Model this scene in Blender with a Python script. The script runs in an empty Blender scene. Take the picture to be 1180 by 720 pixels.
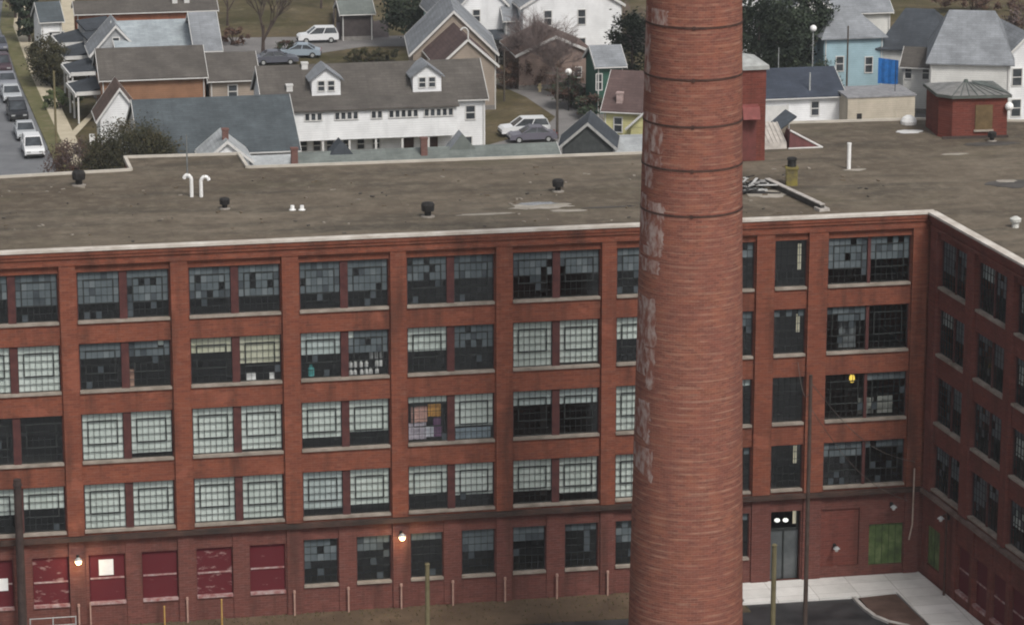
import bpy, math, random
from mathutils import Matrix, Vector
random.seed(7)
SC = bpy.context.scene
COL = SC.collection
R = math.radians

# ------------------------------------------------------------------ camera model (survey of the place)
FPX = 3827.0; PITCH = R(14.8); CAMH = 64.0
def ray(x, y):
    u = (x-590)/FPX; v = -(y-360)/FPX
    return Vector((u, math.cos(PITCH)+v*math.sin(PITCH), -math.sin(PITCH)+v*math.cos(PITCH)))
def at(x, y, z=0.0):
    d = ray(x, y); t = (z-CAMH)/d.z
    return Vector((d.x*t, d.y*t, z))
def proj(P):
    x, y, z = P[0], P[1], P[2]-CAMH
    dz = y*math.cos(PITCH)-z*math.sin(PITCH); up = y*math.sin(PITCH)+z*math.cos(PITCH)
    return (590+FPX*x/dz, 360-FPX*up/dz, dz)
def atY(x, y, Y):
    d = ray(x, y); t = Y/d.y
    return Vector((d.x*t, Y, CAMH+d.z*t))

# ------------------------------------------------------------------ mesh builder
class MB:
    def __init__(s): s.v=[]; s.f=[]; s.m=[]
    def face(s, pts, m=0):
        n=len(s.v); s.v += [tuple(p) for p in pts]; s.f.append(tuple(range(n, n+len(pts)))); s.m.append(m)
    def hexa(s, p, m=0):            # 8 corners: bottom 4 ccw, top 4 ccw
        n=len(s.v); s.v += [tuple(q) for q in p]
        for q in ((3,2,1,0),(4,5,6,7),(0,1,5,4),(1,2,6,5),(2,3,7,6),(3,0,4,7)):
            s.f.append(tuple(n+i for i in q)); s.m.append(m)
    def box(s, x0,x1,y0,y1,z0,z1, m=0, M=None):
        p=[Vector(q) for q in ((x0,y0,z0),(x1,y0,z0),(x1,y1,z0),(x0,y1,z0),(x0,y0,z1),(x1,y0,z1),(x1,y1,z1),(x0,y1,z1))]
        if M is not None: p=[M@q for q in p]
        s.hexa(p, m)
    def prism(s, poly, z0, z1, m=0, M=None):      # poly ccw in xy
        b=[Vector((p[0],p[1],z0)) for p in poly]; t=[Vector((p[0],p[1],z1)) for p in poly]
        if M is not None: b=[M@q for q in b]; t=[M@q for q in t]
        n=len(s.v); k=len(poly); s.v += [tuple(q) for q in b+t]
        s.f.append(tuple(n+i for i in reversed(range(k)))); s.m.append(m)
        s.f.append(tuple(n+k+i for i in range(k))); s.m.append(m)
        for i in range(k):
            j=(i+1)%k; s.f.append((n+i,n+j,n+k+j,n+k+i)); s.m.append(m)
    def tube(s, p0, p1, r0, r1=None, n=8, m=0, caps=True):
        p0=Vector(p0); p1=Vector(p1); r1=r0 if r1 is None else r1
        d=(p1-p0); 
        if d.length<1e-6: return
        d.normalize(); a=d.orthogonal().normalized(); b=d.cross(a)
        i0=len(s.v)
        for (p,r) in ((p0,r0),(p1,r1)):
            for k in range(n):
                t=2*math.pi*k/n; s.v.append(tuple(p+a*(r*math.cos(t))+b*(r*math.sin(t))))
        for k in range(n):
            j=(k+1)%n; s.f.append((i0+k,i0+j,i0+n+j,i0+n+k)); s.m.append(m)
        if caps:
            s.f.append(tuple(i0+k for k in reversed(range(n)))); s.m.append(m)
            s.f.append(tuple(i0+n+k for k in range(n))); s.m.append(m)
    def path(s, pts, r, n=6, m=0):
        for a,b in zip(pts[:-1],pts[1:]): s.tube(a,b,r,r,n,m)
    def ball(s, c, r, n=10, k=6, m=0, sz=1.0):
        c=Vector(c); i0=len(s.v)
        for i in range(k+1):
            ph=math.pi*i/k
            for j in range(n):
                t=2*math.pi*j/n
                s.v.append((c.x+r*math.sin(ph)*math.cos(t), c.y+r*math.sin(ph)*math.sin(t), c.z+r*sz*math.cos(ph)))
        for i in range(k):
            for j in range(n):
                q=(j+1)%n; s.f.append((i0+i*n+j, i0+(i+1)*n+j, i0+(i+1)*n+q, i0+i*n+q)); s.m.append(m)
    def lathe(s, prof, n=32, m=0, c=(0,0)):
        i0=len(s.v)
        for (r,z) in prof:
            for j in range(n):
                t=2*math.pi*j/n; s.v.append((c[0]+r*math.cos(t), c[1]+r*math.sin(t), z))
        for i in range(len(prof)-1):
            for j in range(n):
                q=(j+1)%n; s.f.append((i0+i*n+j,i0+i*n+q,i0+(i+1)*n+q,i0+(i+1)*n+j)); s.m.append(m)
    def build(s, name, mats, parent=None, smooth=False):
        me=bpy.data.meshes.new(name); me.from_pydata(s.v,[],s.f)
        if not isinstance(mats,(list,tuple)): mats=[mats]
        for q in mats: me.materials.append(q)
        me.polygons.foreach_set('material_index', s.m)
        if smooth: me.polygons.foreach_set('use_smooth',[True]*len(s.f))
        me.update()
        o=bpy.data.objects.new(name, me); COL.objects.link(o)
        if parent is not None: o.parent=parent
        return o
def tag(o, label=None, cat=None, group=None, kind=None):
    if label: o['label']=label
    if cat: o['category']=cat
    if group: o['group']=group
    if kind: o['kind']=kind
    return o
def empty(name, loc, rz=0, label=None, cat=None, group=None):
    o=bpy.data.objects.new(name, None); COL.objects.link(o); o.location=loc; o.rotation_euler=(0,0,rz); o.empty_display_size=.3
    return tag(o,label,cat,group)
def recentre(o):
    """put the origin of a one-mesh thing at the middle of its base"""
    vs=[v.co for v in o.data.vertices]
    c=Vector((sum(v.x for v in vs)/len(vs), sum(v.y for v in vs)/len(vs), min(v.z for v in vs)))
    for v in o.data.vertices: v.co-=c
    o.location=c; return o

# ------------------------------------------------------------------ materials
FA_=R(90-79.25)
def mat(name, c1, c2=None, scale=1.0, rough=.85, detail=6, bump=0, stretch=(1,1,1), c3=None, lo=.35, hi=.65, spec=.3, metal=0):
    m=bpy.data.materials.new(name); m.use_nodes=True; nt=m.node_tree; b=nt.nodes['Principled BSDF']
    b.inputs['Roughness'].default_value=rough; b.inputs['Specular IOR Level'].default_value=spec; b.inputs['Metallic'].default_value=metal
    b.inputs['Base Color'].default_value=(*c1,1)
    if c2 is None: return m
    tc=nt.nodes.new('ShaderNodeTexCoord'); mp=nt.nodes.new('ShaderNodeMapping'); mp.inputs['Scale'].default_value=stretch
    nz=nt.nodes.new('ShaderNodeTexNoise'); nz.inputs['Scale'].default_value=scale; nz.inputs['Detail'].default_value=detail; nz.inputs['Roughness'].default_value=.6
    cr=nt.nodes.new('ShaderNodeValToRGB'); cr.color_ramp.elements[0].position=lo; cr.color_ramp.elements[1].position=hi
    cr.color_ramp.elements[0].color=(*c1,1); cr.color_ramp.elements[1].color=(*c2,1)
    if c3:
        e=cr.color_ramp.elements.new((lo+hi)/2); e.color=(*c3,1)
    nt.links.new(tc.outputs['Object'],mp.inputs[0]); nt.links.new(mp.outputs[0],nz.inputs['Vector'])
    nt.links.new(nz.outputs['Fac'],cr.inputs[0]); nt.links.new(cr.outputs[0],b.inputs['Base Color'])
    if bump:
        bp=nt.nodes.new('ShaderNodeBump'); bp.inputs['Strength'].default_value=bump; bp.inputs['Distance'].default_value=.05
        nt.links.new(nz.outputs['Fac'],bp.inputs['Height']); nt.links.new(bp.outputs[0],b.inputs['Normal'])
    return m
def N(nt, t, **k):
    n=nt.nodes.new(t)
    for a,v in k.items(): setattr(n,a,v)
    return n
def mixc(nt, fac, a, b, mode='MIX'):
    n=nt.nodes.new('ShaderNodeMix'); n.data_type='RGBA'; n.blend_type=mode
    for s,v in ((0,fac),(6,a),(7,b)):
        if hasattr(v,'is_linked'): nt.links.new(v,n.inputs[s])
        else: n.inputs[s].default_value = v if s==0 else (*v,1)
    return n.outputs[2]
def noise(nt, vec, scale, detail=5, rough=.6):
    n=nt.nodes.new('ShaderNodeTexNoise'); n.inputs['Scale'].default_value=scale; n.inputs['Detail'].default_value=detail; n.inputs['Roughness'].default_value=rough
    nt.links.new(vec,n.inputs['Vector']); return n.outputs['Fac']
def ramp(nt, fac, lo, hi):
    n=nt.nodes.new('ShaderNodeMapRange'); n.inputs[1].default_value=lo; n.inputs[2].default_value=hi
    nt.links.new(fac,n.inputs[0]); return n.outputs[0]
def scaled(nt, vec, s, off=(0,0,0)):
    n=nt.nodes.new('ShaderNodeMapping'); n.inputs['Scale'].default_value=s; n.inputs['Location'].default_value=off
    nt.links.new(vec,n.inputs[0]); return n.outputs[0]
def mul(nt,a,b):
    n=nt.nodes.new('ShaderNodeMath'); n.operation='MULTIPLY'
    for i,v in enumerate((a,b)):
        if hasattr(v,'is_linked'): nt.links.new(v,n.inputs[i])
        else: n.inputs[i].default_value=v
    return n.outputs[0]

def brick_mat(name, base, alt, pale, swap=False, dirt=.5, course=1.0):
    """weathered brick wall: courses, tone blotches, mortar-rich lines, soot"""
    m=bpy.data.materials.new(name); m.use_nodes=True; nt=m.node_tree; b=nt.nodes['Principled BSDF']
    b.inputs['Roughness'].default_value=.92; b.inputs['Specular IOR Level'].default_value=.15
    tc=N(nt,'ShaderNodeTexCoord').outputs['Object']
    sx=N(nt,'ShaderNodeSeparateXYZ'); nt.links.new(tc,sx.inputs[0])
    cx=N(nt,'ShaderNodeCombineXYZ'); ad=N(nt,'ShaderNodeMath',operation='ADD')
    nt.links.new(sx.outputs[0],ad.inputs[0]); nt.links.new(sx.outputs[1],ad.inputs[1])
    nt.links.new(ad.outputs[0],cx.inputs[0]); nt.links.new(sx.outputs[2],cx.inputs[1])
    br=N(nt,'ShaderNodeTexBrick'); br.inputs['Scale'].default_value=1.0
    br.inputs['Brick Width'].default_value=.42; br.inputs['Row Height'].default_value=.14; br.inputs['Mortar Size'].default_value=.008
    br.inputs['Color1'].default_value=(*base,1); br.inputs['Color2'].default_value=(*alt,1); br.inputs['Mortar'].default_value=(*[ .65*q+.35*w for q,w in zip(base,pale)],1)
    nt.links.new(cx.outputs[0],br.inputs['Vector'])
    big=ramp(nt,noise(nt,tc,.35,4),.35,.7)
    c=mixc(nt,mul(nt,big,.45),br.outputs['Color'],alt)
    fine=ramp(nt,noise(nt,scaled(nt,tc,(1.2,1.2,9)),1.6,4),.5,.75)
    c=mixc(nt,mul(nt,fine,.35*course),c,pale)
    soot=ramp(nt,noise(nt,scaled(nt,tc,(.9,.9,.16)),1.0,5),.50,.74); pt=ramp(nt,noise(nt,scaled(nt,tc,(1,1,1.6),(31,7,3)),.45,3),.60,.66); c=mixc(nt,mul(nt,pt,.38),c,tuple(q*1.35+.02 for q in base))
    c=mixc(nt,mul(nt,soot,dirt),c,(.055,.028,.022))
    nt.links.new(c,b.inputs['Base Color'])
    return m
BRICK=brick_mat('red_brick',(.225,.070,.040),(.150,.048,.032),(.28,.175,.13),dirt=.8)
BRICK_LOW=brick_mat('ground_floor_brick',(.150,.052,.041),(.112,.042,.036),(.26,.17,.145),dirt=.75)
BRICK_WING=brick_mat('wing_brick',(.178,.054,.041),(.13,.042,.035),(.25,.135,.11),dirt=.7)
BRICK_PH=brick_mat('penthouse_brick',(.165,.045,.033),(.12,.037,.03),(.27,.14,.11),dirt=.7)

def chimney_mat():
    m=bpy.data.materials.new('stack_brick'); m.use_nodes=True; nt=m.node_tree; b=nt.nodes['Principled BSDF']
    b.inputs['Roughness'].default_value=.9; b.inputs['Specular IOR Level'].default_value=.2
    tc=N(nt,'ShaderNodeTexCoord').outputs['Object']
    sx=N(nt,'ShaderNodeSeparateXYZ'); nt.links.new(tc,sx.inputs[0])
    at2=N(nt,'ShaderNodeMath',operation='ARCTAN2'); nt.links.new(sx.outputs[1],at2.inputs[0]); nt.links.new(sx.outputs[0],at2.inputs[1])
    cx=N(nt,'ShaderNodeCombineXYZ'); nt.links.new(mul(nt,at2.outputs[0],2.6),cx.inputs[0]); nt.links.new(sx.outputs[2],cx.inputs[1])
    v=cx.outputs[0]
    br=N(nt,'ShaderNodeTexBrick'); br.inputs['Scale'].default_value=1; br.inputs['Brick Width'].default_value=.32; br.inputs['Row Height'].default_value=.12; br.inputs['Mortar Size'].default_value=.007
    br.inputs['Color1'].default_value=(.262,.090,.060,1); br.inputs['Color2'].default_value=(.15,.054,.040,1); br.inputs['Mortar'].default_value=(.30,.17,.125,1)
    nt.links.new(v,br.inputs['Vector'])
    # rows of paler header bricks, broken along the course
    wv=N(nt,'ShaderNodeTexWave',wave_type='BANDS',bands_direction='Y'); wv.inputs['Scale'].default_value=.92; wv.inputs['Distortion'].default_value=.04; wv.inputs['Detail'].default_value=1
    nt.links.new(v,wv.inputs['Vector'])
    line=ramp(nt,wv.outputs['Fac'],.72,.97)
    brk=ramp(nt,noise(nt,scaled(nt,v,(1,6,1)),.8,6),.44,.66)
    c=mixc(nt,mul(nt,mul(nt,line,brk),.7),br.outputs['Color'],(.44,.27,.195))
    ln2=ramp(nt,noise(nt,scaled(nt,v,(.35,12,1),(4,1,0)),1.0,3),.54,.70); c=mixc(nt,mul(nt,ln2,.55),c,(.40,.22,.15))
    ln3=ramp(nt,noise(nt,scaled(nt,v,(.4,14,1),(14,6,0)),1.0,3),.54,.70); c=mixc(nt,mul(nt,ln3,.75),c,(.155,.06,.045))
    vs=ramp(nt,noise(nt,scaled(nt,v,(2.2,.12,1),(7,2,0)),1.0,5),.5,.72); c=mixc(nt,mul(nt,vs,.38),c,(.15,.065,.055))
    big=ramp(nt,noise(nt,scaled(nt,v,(1,.8,1)),.5,5),.4,.68)
    c=mixc(nt,mul(nt,big,.4),c,(.19,.07,.055))
    og=ramp(nt,noise(nt,scaled(nt,v,(1,1.6,1),(9,3,0)),.7,5),.5,.72)
    c=mixc(nt,mul(nt,og,.35),c,(.34,.13,.07))
    drk=ramp(nt,noise(nt,scaled(nt,v,(1,5,1),(3,8,0)),1.1,6),.56,.78)
    c=mixc(nt,mul(nt,drk,.5),c,(.12,.05,.04))
    nt.links.new(c,b.inputs['Base Color']); return m
STACK=chimney_mat()
def flaking_paint(name, paint, under, lo, hi, scale=2.0, stretch=(1,1,1)):
    return mat(name, under, paint, scale=scale, lo=lo, hi=hi, stretch=stretch, rough=.9, detail=8)
GHOST=flaking_paint('faded_white_paint',(.40,.31,.28),(.22,.085,.06),.42,.62,2.0,(1.6,1.6,.8))
BOARD=[flaking_paint('crimson_board',(.25,.15,.145),(.098,.013,.018),lo,hi,1.6,(1,1,2.2)) for lo,hi in ((.68,.80),(.58,.66),(.62,.72))]
BOARD_EDGE=mat('board_trim',(.25,.09,.085),(.42,.33,.32),3)
ROOFM=None
def roof_mat():
    m=bpy.data.materials.new('tar_roof'); m.use_nodes=True; nt=m.node_tree; b=nt.nodes['Principled BSDF']
    b.inputs['Roughness'].default_value=.9; b.inputs['Specular IOR Level'].default_value=.2
    tc=N(nt,'ShaderNodeTexCoord').outputs['Object']
    a=ramp(nt,noise(nt,scaled(nt,tc,(.5,1,1)),.16,7,.65),.36,.66)
    c=mixc(nt,a,(.088,.069,.050),(.165,.136,.103))
    d=ramp(nt,noise(nt,scaled(nt,tc,(.35,1.6,1),(5,2,0)),.3,7,.65),.47,.66)
    c=mixc(nt,mul(nt,d,.9),c,(.068,.058,.045))
    s=ramp(nt,noise(nt,tc,1.1,9,.75),.46,.70)
    c=mixc(nt,mul(nt,s,.5),c,(.25,.215,.165))
    s2=ramp(nt,noise(nt,scaled(nt,tc,(1,1,1),(11,4,0)),.9,9,.75),.5,.70)
    c=mixc(nt,mul(nt,s2,.6),c,(.07,.055,.04))
    g=ramp(nt,noise(nt,scaled(nt,tc,(.6,1,1),(2,7,0)),.22,5),.58,.75)
    c=mixc(nt,mul(nt,g,.5),c,(.09,.08,.05))
    br=N(nt,'ShaderNodeTexBrick'); br.inputs['Scale'].default_value=1; br.inputs['Brick Width'].default_value=9; br.inputs['Row Height'].default_value=1.9; br.inputs['Mortar Size'].default_value=.035; br.inputs['Mortar Smooth'].default_value=.6
    br.inputs['Color1'].default_value=(1,1,1,1); br.inputs['Color2'].default_value=(.90,.90,.90,1); br.inputs['Mortar'].default_value=(.72,.72,.72,1)
    wob=mixc(nt,.06,tc,(0,0,0)); nt.links.new(tc,br.inputs['Vector'])
    c=mixc(nt,.75,c,br.outputs['Color'],'MULTIPLY')
    nt.links.new(c,b.inputs['Base Color'])
    return m
ROOFM=roof_mat()
COPING=mat('white_coping',(.62,.58,.53),(.42,.37,.32),.8,stretch=(1,1,1))
STONE=mat('stone_sill',(.21,.18,.15),(.36,.31,.265),1.2)
LEDGE=mat('sooty_ledge',(.030,.022,.019),(.075,.042,.033),.8)
STEEL=mat('window_steel',(.017,.020,.020),(.032,.036,.035),4,rough=.7)
MULL=mat('painted_mullion',(.060,.021,.021),(.10,.036,.032),2,rough=.7)
def glass(name, refl, tint=(.75,.80,.80)):
    m=bpy.data.materials.new(name); m.use_nodes=True; nt=m.node_tree; nt.nodes.remove(nt.nodes['Principled BSDF'])
    t=N(nt,'ShaderNodeBsdfTransparent'); t.inputs[0].default_value=(*tint,1)
    g=N(nt,'ShaderNodeBsdfGlossy'); g.inputs['Roughness'].default_value=.08; g.inputs[0].default_value=(.85,.9,.95,1)
    x=N(nt,'ShaderNodeMixShader'); x.inputs[0].default_value=refl
    nt.links.new(t.outputs[0],x.inputs[1]); nt.links.new(g.outputs[0],x.inputs[2]); nt.links.new(x.outputs[0],nt.nodes['Material Output'].inputs[0]); return m
CLEAR=glass('clear_glass',.085,(.93,.95,.95))
FROST=[mat('frosted_glass',(.078,.097,.108),(.112,.135,.147),1.2,rough=.35), mat('dusty_glass',(.11,.133,.145),(.15,.175,.187),1.2,rough=.4), mat('grimy_glass',(.042,.052,.06),(.07,.083,.094),1.2,rough=.3)]
BLIND=[mat('drawn_blind',(.53,.585,.545),(.68,.73,.69),.7,rough=.8,stretch=(1,1,.4)), mat('cream_blind',(.47,.47,.35),(.59,.58,.46),.8,rough=.8), mat('grey_blind',(.43,.49,.48),(.55,.61,.60),.8,rough=.8)]
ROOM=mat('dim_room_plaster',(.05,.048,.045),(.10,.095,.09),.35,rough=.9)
DARK=mat('dark_void',(.02,.02,.02))
def plain(name,c,rough=.7,v=.8,s=2,metal=0):
    return mat(name,tuple(q*v for q in c),tuple(min(1,q*(2-v)) for q in c),s,rough=rough,metal=metal)
def plain_sid(name,c,rough=.7,v=.9,s=.6):
    m=mat(name,tuple(q*v*.96 for q in c),tuple(min(1,q*(2-v)) for q in c),s,rough=.8,detail=8); nt=m.node_tree; b=nt.nodes['Principled BSDF']
    tc=N(nt,'ShaderNodeTexCoord').outputs['Object']; wv=N(nt,'ShaderNodeTexWave',wave_type='BANDS',bands_direction='Z'); wv.inputs['Scale'].default_value=1.5; wv.inputs['Distortion'].default_value=.15
    nt.links.new(tc,wv.inputs['Vector']); src=b.inputs['Base Color'].links[0].from_socket
    k=ramp(nt,wv.outputs['Fac'],.0,.35); k2=N(nt,'ShaderNodeMath',operation='SUBTRACT'); k2.inputs[0].default_value=1; nt.links.new(k,k2.inputs[1])
    col=mixc(nt,mul(nt,k2.outputs[0],.3),src,tuple(q*.55 for q in c))
    st=ramp(nt,noise(nt,scaled(nt,tc,(1.2,1.2,.18)),1.0,6),.54,.76); col=mixc(nt,mul(nt,st,.35),col,tuple(q*.6 for q in c))
    nt.links.new(col,b.inputs['Base Color']); return m
WHITE=plain_sid('white_siding',(.78,.79,.80),.7,.92,.6)
WHITE2=plain_sid('offwhite_siding',(.60,.60,.58),.7,.9,.6)
CREAM=plain_sid('cream_siding',(.46,.41,.33),.8,.9,.7)
TRIM=plain('white_trim',(.58,.575,.56),.6,.93,2)
BEIGE=plain_sid('beige_siding',(.31,.26,.215),.8,.9,.7)
TAN=plain_sid('tan_siding',(.33,.225,.14),.8,.85,.8)
ORANGE=plain_sid('rust_siding',(.26,.14,.085),.8,.85,.8)
YELLOW=plain_sid('yellow_siding',(.56,.53,.27),.8,.9,.8)
BLUE=plain_sid('pale_blue_siding',(.33,.47,.53),.8,.92,.6)
TEAL=plain_sid('teal_siding',(.32,.50,.50),.8,.92,.6)
GREEN=plain_sid('green_siding',(.035,.10,.075),.8,.85,.8)
GREYW=plain_sid('grey_siding',(.36,.37,.38),.8,.88,.8)
PINKB=plain_sid('rosy_siding',(.29,.215,.185),.8,.88,.8)
def shingle(name,c):
    m=bpy.data.materials.new(name); m.use_nodes=True; nt=m.node_tree; b=nt.nodes['Principled BSDF']; b.inputs['Roughness'].default_value=.9; b.inputs['Specular IOR Level'].default_value=.2
    tc=N(nt,'ShaderNodeTexCoord').outputs['Object']
    a=ramp(nt,noise(nt,tc,.45,6,.65),.35,.68); c1=mixc(nt,a,tuple(q*.76 for q in c),tuple(q*1.2 for q in c))
    br=N(nt,'ShaderNodeTexBrick'); br.inputs['Scale'].default_value=1; br.inputs['Brick Width'].default_value=.9; br.inputs['Row Height'].default_value=.28; br.inputs['Mortar Size'].default_value=.02
    br.inputs['Color1'].default_value=(1,1,1,1); br.inputs['Color2'].default_value=(.84,.84,.84,1); br.inputs['Mortar'].default_value=(.72,.72,.72,1); nt.links.new(tc,br.inputs['Vector'])
    c2=mixc(nt,1.0,c1,br.outputs['Color'],'MULTIPLY')
    st=ramp(nt,noise(nt,scaled(nt,tc,(1.6,.25,.25)),1,4),.52,.72); c3=mixc(nt,mul(nt,st,.4),c2,tuple(q*.6 for q in c))
    nt.links.new(c3,b.inputs['Base Color']); return m
R_BROWN=shingle('brown_shingles',(.106,.096,.087)); R_SLATE=shingle('slate_blue_shingles',(.084,.099,.109)); R_GREY=shingle('grey_shingles',(.25,.265,.285))
R_DARK=shingle('charcoal_shingles',(.06,.068,.08)); R_NAVY=shingle('navy_shingles',(.05,.06,.082)); R_MAROON=shingle('maroon_shingles',(.115,.078,.074))
R_PALE=shingle('pale_metal_roof',(.42,.44,.45)); R_OLIVE=shingle('grey_green_roof',(.165,.185,.175)); R_METAL=shingle('silver_roof',(.33,.37,.395))
R_UMBER=shingle('umber_shingles',(.125,.085,.072))
PANE=mat('house_pane',(.025,.028,.032),(.07,.08,.09),.9,rough=.15,spec=.5)
DOORM=mat('door_wood',(.05,.03,.025),(.09,.05,.04),2)
CBRICK=brick_mat('house_chimney_brick',(.17,.085,.075),(.13,.07,.06),(.27,.2,.17))
ASPH=mat('street_asphalt',(.125,.13,.14),(.185,.19,.20),.25,rough=.85)
ASPH_DK=mat('wet_asphalt',(.016,.017,.019),(.048,.048,.051),.5,rough=.5,detail=10,lo=.38,hi=.62)
LANE=mat('lane_asphalt',(.15,.143,.14),(.215,.205,.20),.3)
def slab_mat(name,c1,c2,w,h,rot=0.0):
    m=mat(name,c1,c2,.7,detail=9,rough=.9); nt=m.node_tree; b=nt.nodes['Principled BSDF']; src=b.inputs['Base Color'].links[0].from_socket
    tc=N(nt,'ShaderNodeTexCoord').outputs['Object']; mp=N(nt,'ShaderNodeMapping'); mp.inputs['Rotation'].default_value=(0,0,rot); nt.links.new(tc,mp.inputs[0])
    br=N(nt,'ShaderNodeTexBrick'); br.offset=0; br.inputs['Scale'].default_value=1; br.inputs['Brick Width'].default_value=w; br.inputs['Row Height'].default_value=h; br.inputs['Mortar Size'].default_value=.02
    br.inputs['Color1'].default_value=(1,1,1,1); br.inputs['Color2'].default_value=(.90,.90,.89,1); br.inputs['Mortar'].default_value=(.55,.54,.52,1); nt.links.new(mp.outputs[0],br.inputs['Vector'])
    col=mixc(nt,1.0,src,br.outputs['Color'],'MULTIPLY')
    st=ramp(nt,noise(nt,tc,.5,8,.7),.52,.68); col=mixc(nt,mul(nt,st,.35),col,tuple(q*.6 for q in c1)); nt.links.new(col,b.inputs['Base Color']); return m
CONC=slab_mat('walk_concrete',(.64,.63,.61),(.76,.75,.73),2.4,1.45,-FA_)
CONC2=mat('sand_concrete',(.42,.37,.27),(.52,.46,.35),.7)
KERBM=mat('kerb_concrete',(.36,.34,.32),(.52,.50,.47),1.2)
BED=mat('bare_bed_soil',(.075,.045,.035),(.12,.075,.06),1)
EARTH=mat('winter_grass',(.078,.052,.034),(.125,.086,.056),.5,c3=(.095,.066,.042),detail=10)
def yard_mat():
    m=bpy.data.materials.new('yard_grass'); m.use_nodes=True; nt=m.node_tree; b=nt.nodes['Principled BSDF']; b.inputs['Roughness'].default_value=.95; b.inputs['Specular IOR Level'].default_value=.1
    tc=N(nt,'ShaderNodeTexCoord').outputs['Object']
    c=mixc(nt,ramp(nt,noise(nt,tc,.12,8,.7),.40,.60),(.062,.056,.026),(.125,.098,.058))
    c=mixc(nt,mul(nt,ramp(nt,noise(nt,tc,.45,8,.75),.50,.64),.7),c,(.075,.062,.045))
    c=mixc(nt,mul(nt,ramp(nt,noise(nt,scaled(nt,tc,(1,1,1),(40,9,0)),.30,8,.7),.54,.66),.7),c,(.17,.145,.095))
    c=mixc(nt,mul(nt,ramp(nt,noise(nt,tc,2.2,8,.8),.5,.68),.6),c,(.042,.036,.02))
    nt.links.new(c,b.inputs['Base Color']); return m
YARD=yard_mat()
GRASS=mat('verge_grass',(.10,.10,.045),(.17,.145,.085),.8,c3=(.12,.115,.05),detail=9)
BARK=mat('bark',(.045,.032,.028),(.085,.065,.055),3)
BARK2=mat('pale_twigs',(.13,.10,.095),(.20,.16,.15),3)
POLEW=mat('pole_timber',(.06,.05,.042),(.11,.095,.08),2)
POLEY=mat('mossy_timber',(.125,.105,.055),(.185,.16,.09),2)
IRON=mat('rusty_iron',(.045,.022,.017),(.085,.042,.032),3,rough=.8)
BLACKM=mat('black_metal',(.015,.014,.014),(.03,.028,.027),3)
GALV=mat('galvanised',(.30,.31,.31),(.42,.43,.43),3,rough=.5)
WHT=mat('white_pvc',(.74,.74,.73),(.82,.82,.81),2,rough=.5)
PINKP=mat('pinkish_pipe_paint',(.34,.20,.16),(.44,.29,.24),3)
YELP=mat('yellow_paint',(.38,.22,.06),(.46,.30,.10),3)
LEAF_D=[mat('dark_needles',(.020,.030,.020)),mat('dark_needles',(.030,.043,.026)),mat('dark_needles',(.045,.06,.036))]
LEAF_H=[mat('hedge_leaves',(.028,.028,.014)),mat('hedge_leaves',(.042,.040,.018)),mat('hedge_leaves',(.06,.05,.025))]
LEAF_G=[mat('shrub_leaves',(.04,.055,.02)),mat('shrub_leaves',(.06,.08,.03)),mat('shrub_leaves',(.085,.10,.045))]
LEAF_B=[mat('brown_leaves',(.06,.033,.024)),mat('brown_leaves',(.095,.055,.04)),mat('brown_leaves',(.12,.075,.05))]
LEAF_P=[mat('mauve_twigs',(.10,.075,.075)),mat('mauve_twigs',(.14,.105,.10)),mat('mauve_twigs',(.075,.055,.055))]
def emis(name,c,s):
    m=bpy.data.materials.new(name); m.use_nodes=True; b=m.node_tree.nodes['Principled BSDF']
    b.inputs['Base Color'].default_value=(*c,1); b.inputs['Emission Color'].default_value=(*c,1); b.inputs['Emission Strength'].default_value=s; return m
LAMP=emis('warm_bulb',(1,.74,.38),2.6); LAMPW=emis('white_bulb',(.95,.97,.9),.8); LAMPY=emis('yellow_bulb',(1,.7,.12),.8); GLOBE=mat('white_globe',(.8,.8,.78),(.86,.86,.84),2,rough=.4)

# ------------------------------------------------------------------ the mill
B0=at(400,703,0); FA=R(90-79.25)
FAC=Matrix.Translation(B0)@Matrix.Rotation(FA,4,'Z')           # x along the facade, y into the building
S_C=33.62
Cw=FAC@Vector((S_C,0,0)); WD=Vector((math.sin(R(15.9)),-math.cos(R(15.9)),0))
WING=Matrix.Translation(Cw)@Matrix.Rotation(math.atan2(WD.y,WD.x),4,'Z')   # x along the wing to the viewer, y into the wing
mill=empty('factory_building',B0,FA,'long red brick mill of five storeys with white coping and steel windows, behind the smokestack','factory building')
INV=FAC.inverted(); W2=INV@WING; I4=Matrix.Identity(4)
ZT=21.55
ROWS=[(5.58,8.27),(9.54,12.30),(13.58,16.28),(17.50,20.28)]      # floor 2..5 window sill / head
BAYS=[(-26.5,-21.5),(-20.5,-15.5),(-14.5,-9.5),(-8.45,-3.43),(-2.4,2.55),(3.55,8.47),(9.5,14.46),(15.4,20.4),(21.5,23.33),(24.5,26.37),(27.6,32.45)]
WBAYS=[(1.35,5.4),(6.55,10.75),(11.7,15.9),(17.0,21.2)]
GLASSG=[(-2.41,-.45),(.58,2.55),(3.64,5.52),(6.56,8.5),(9.5,11.41),(12.5,14.43),(15.44,17.4),(18.5,20.4),(21.5,23.3)]
BOARDG=[(-23.4,-21.5),(-20.4,-18.5),(-17.44,-15.45),(-14.35,-12.35),(-11.42,-9.45),(-8.4,-6.4),(-5.43,-3.44)]
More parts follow.
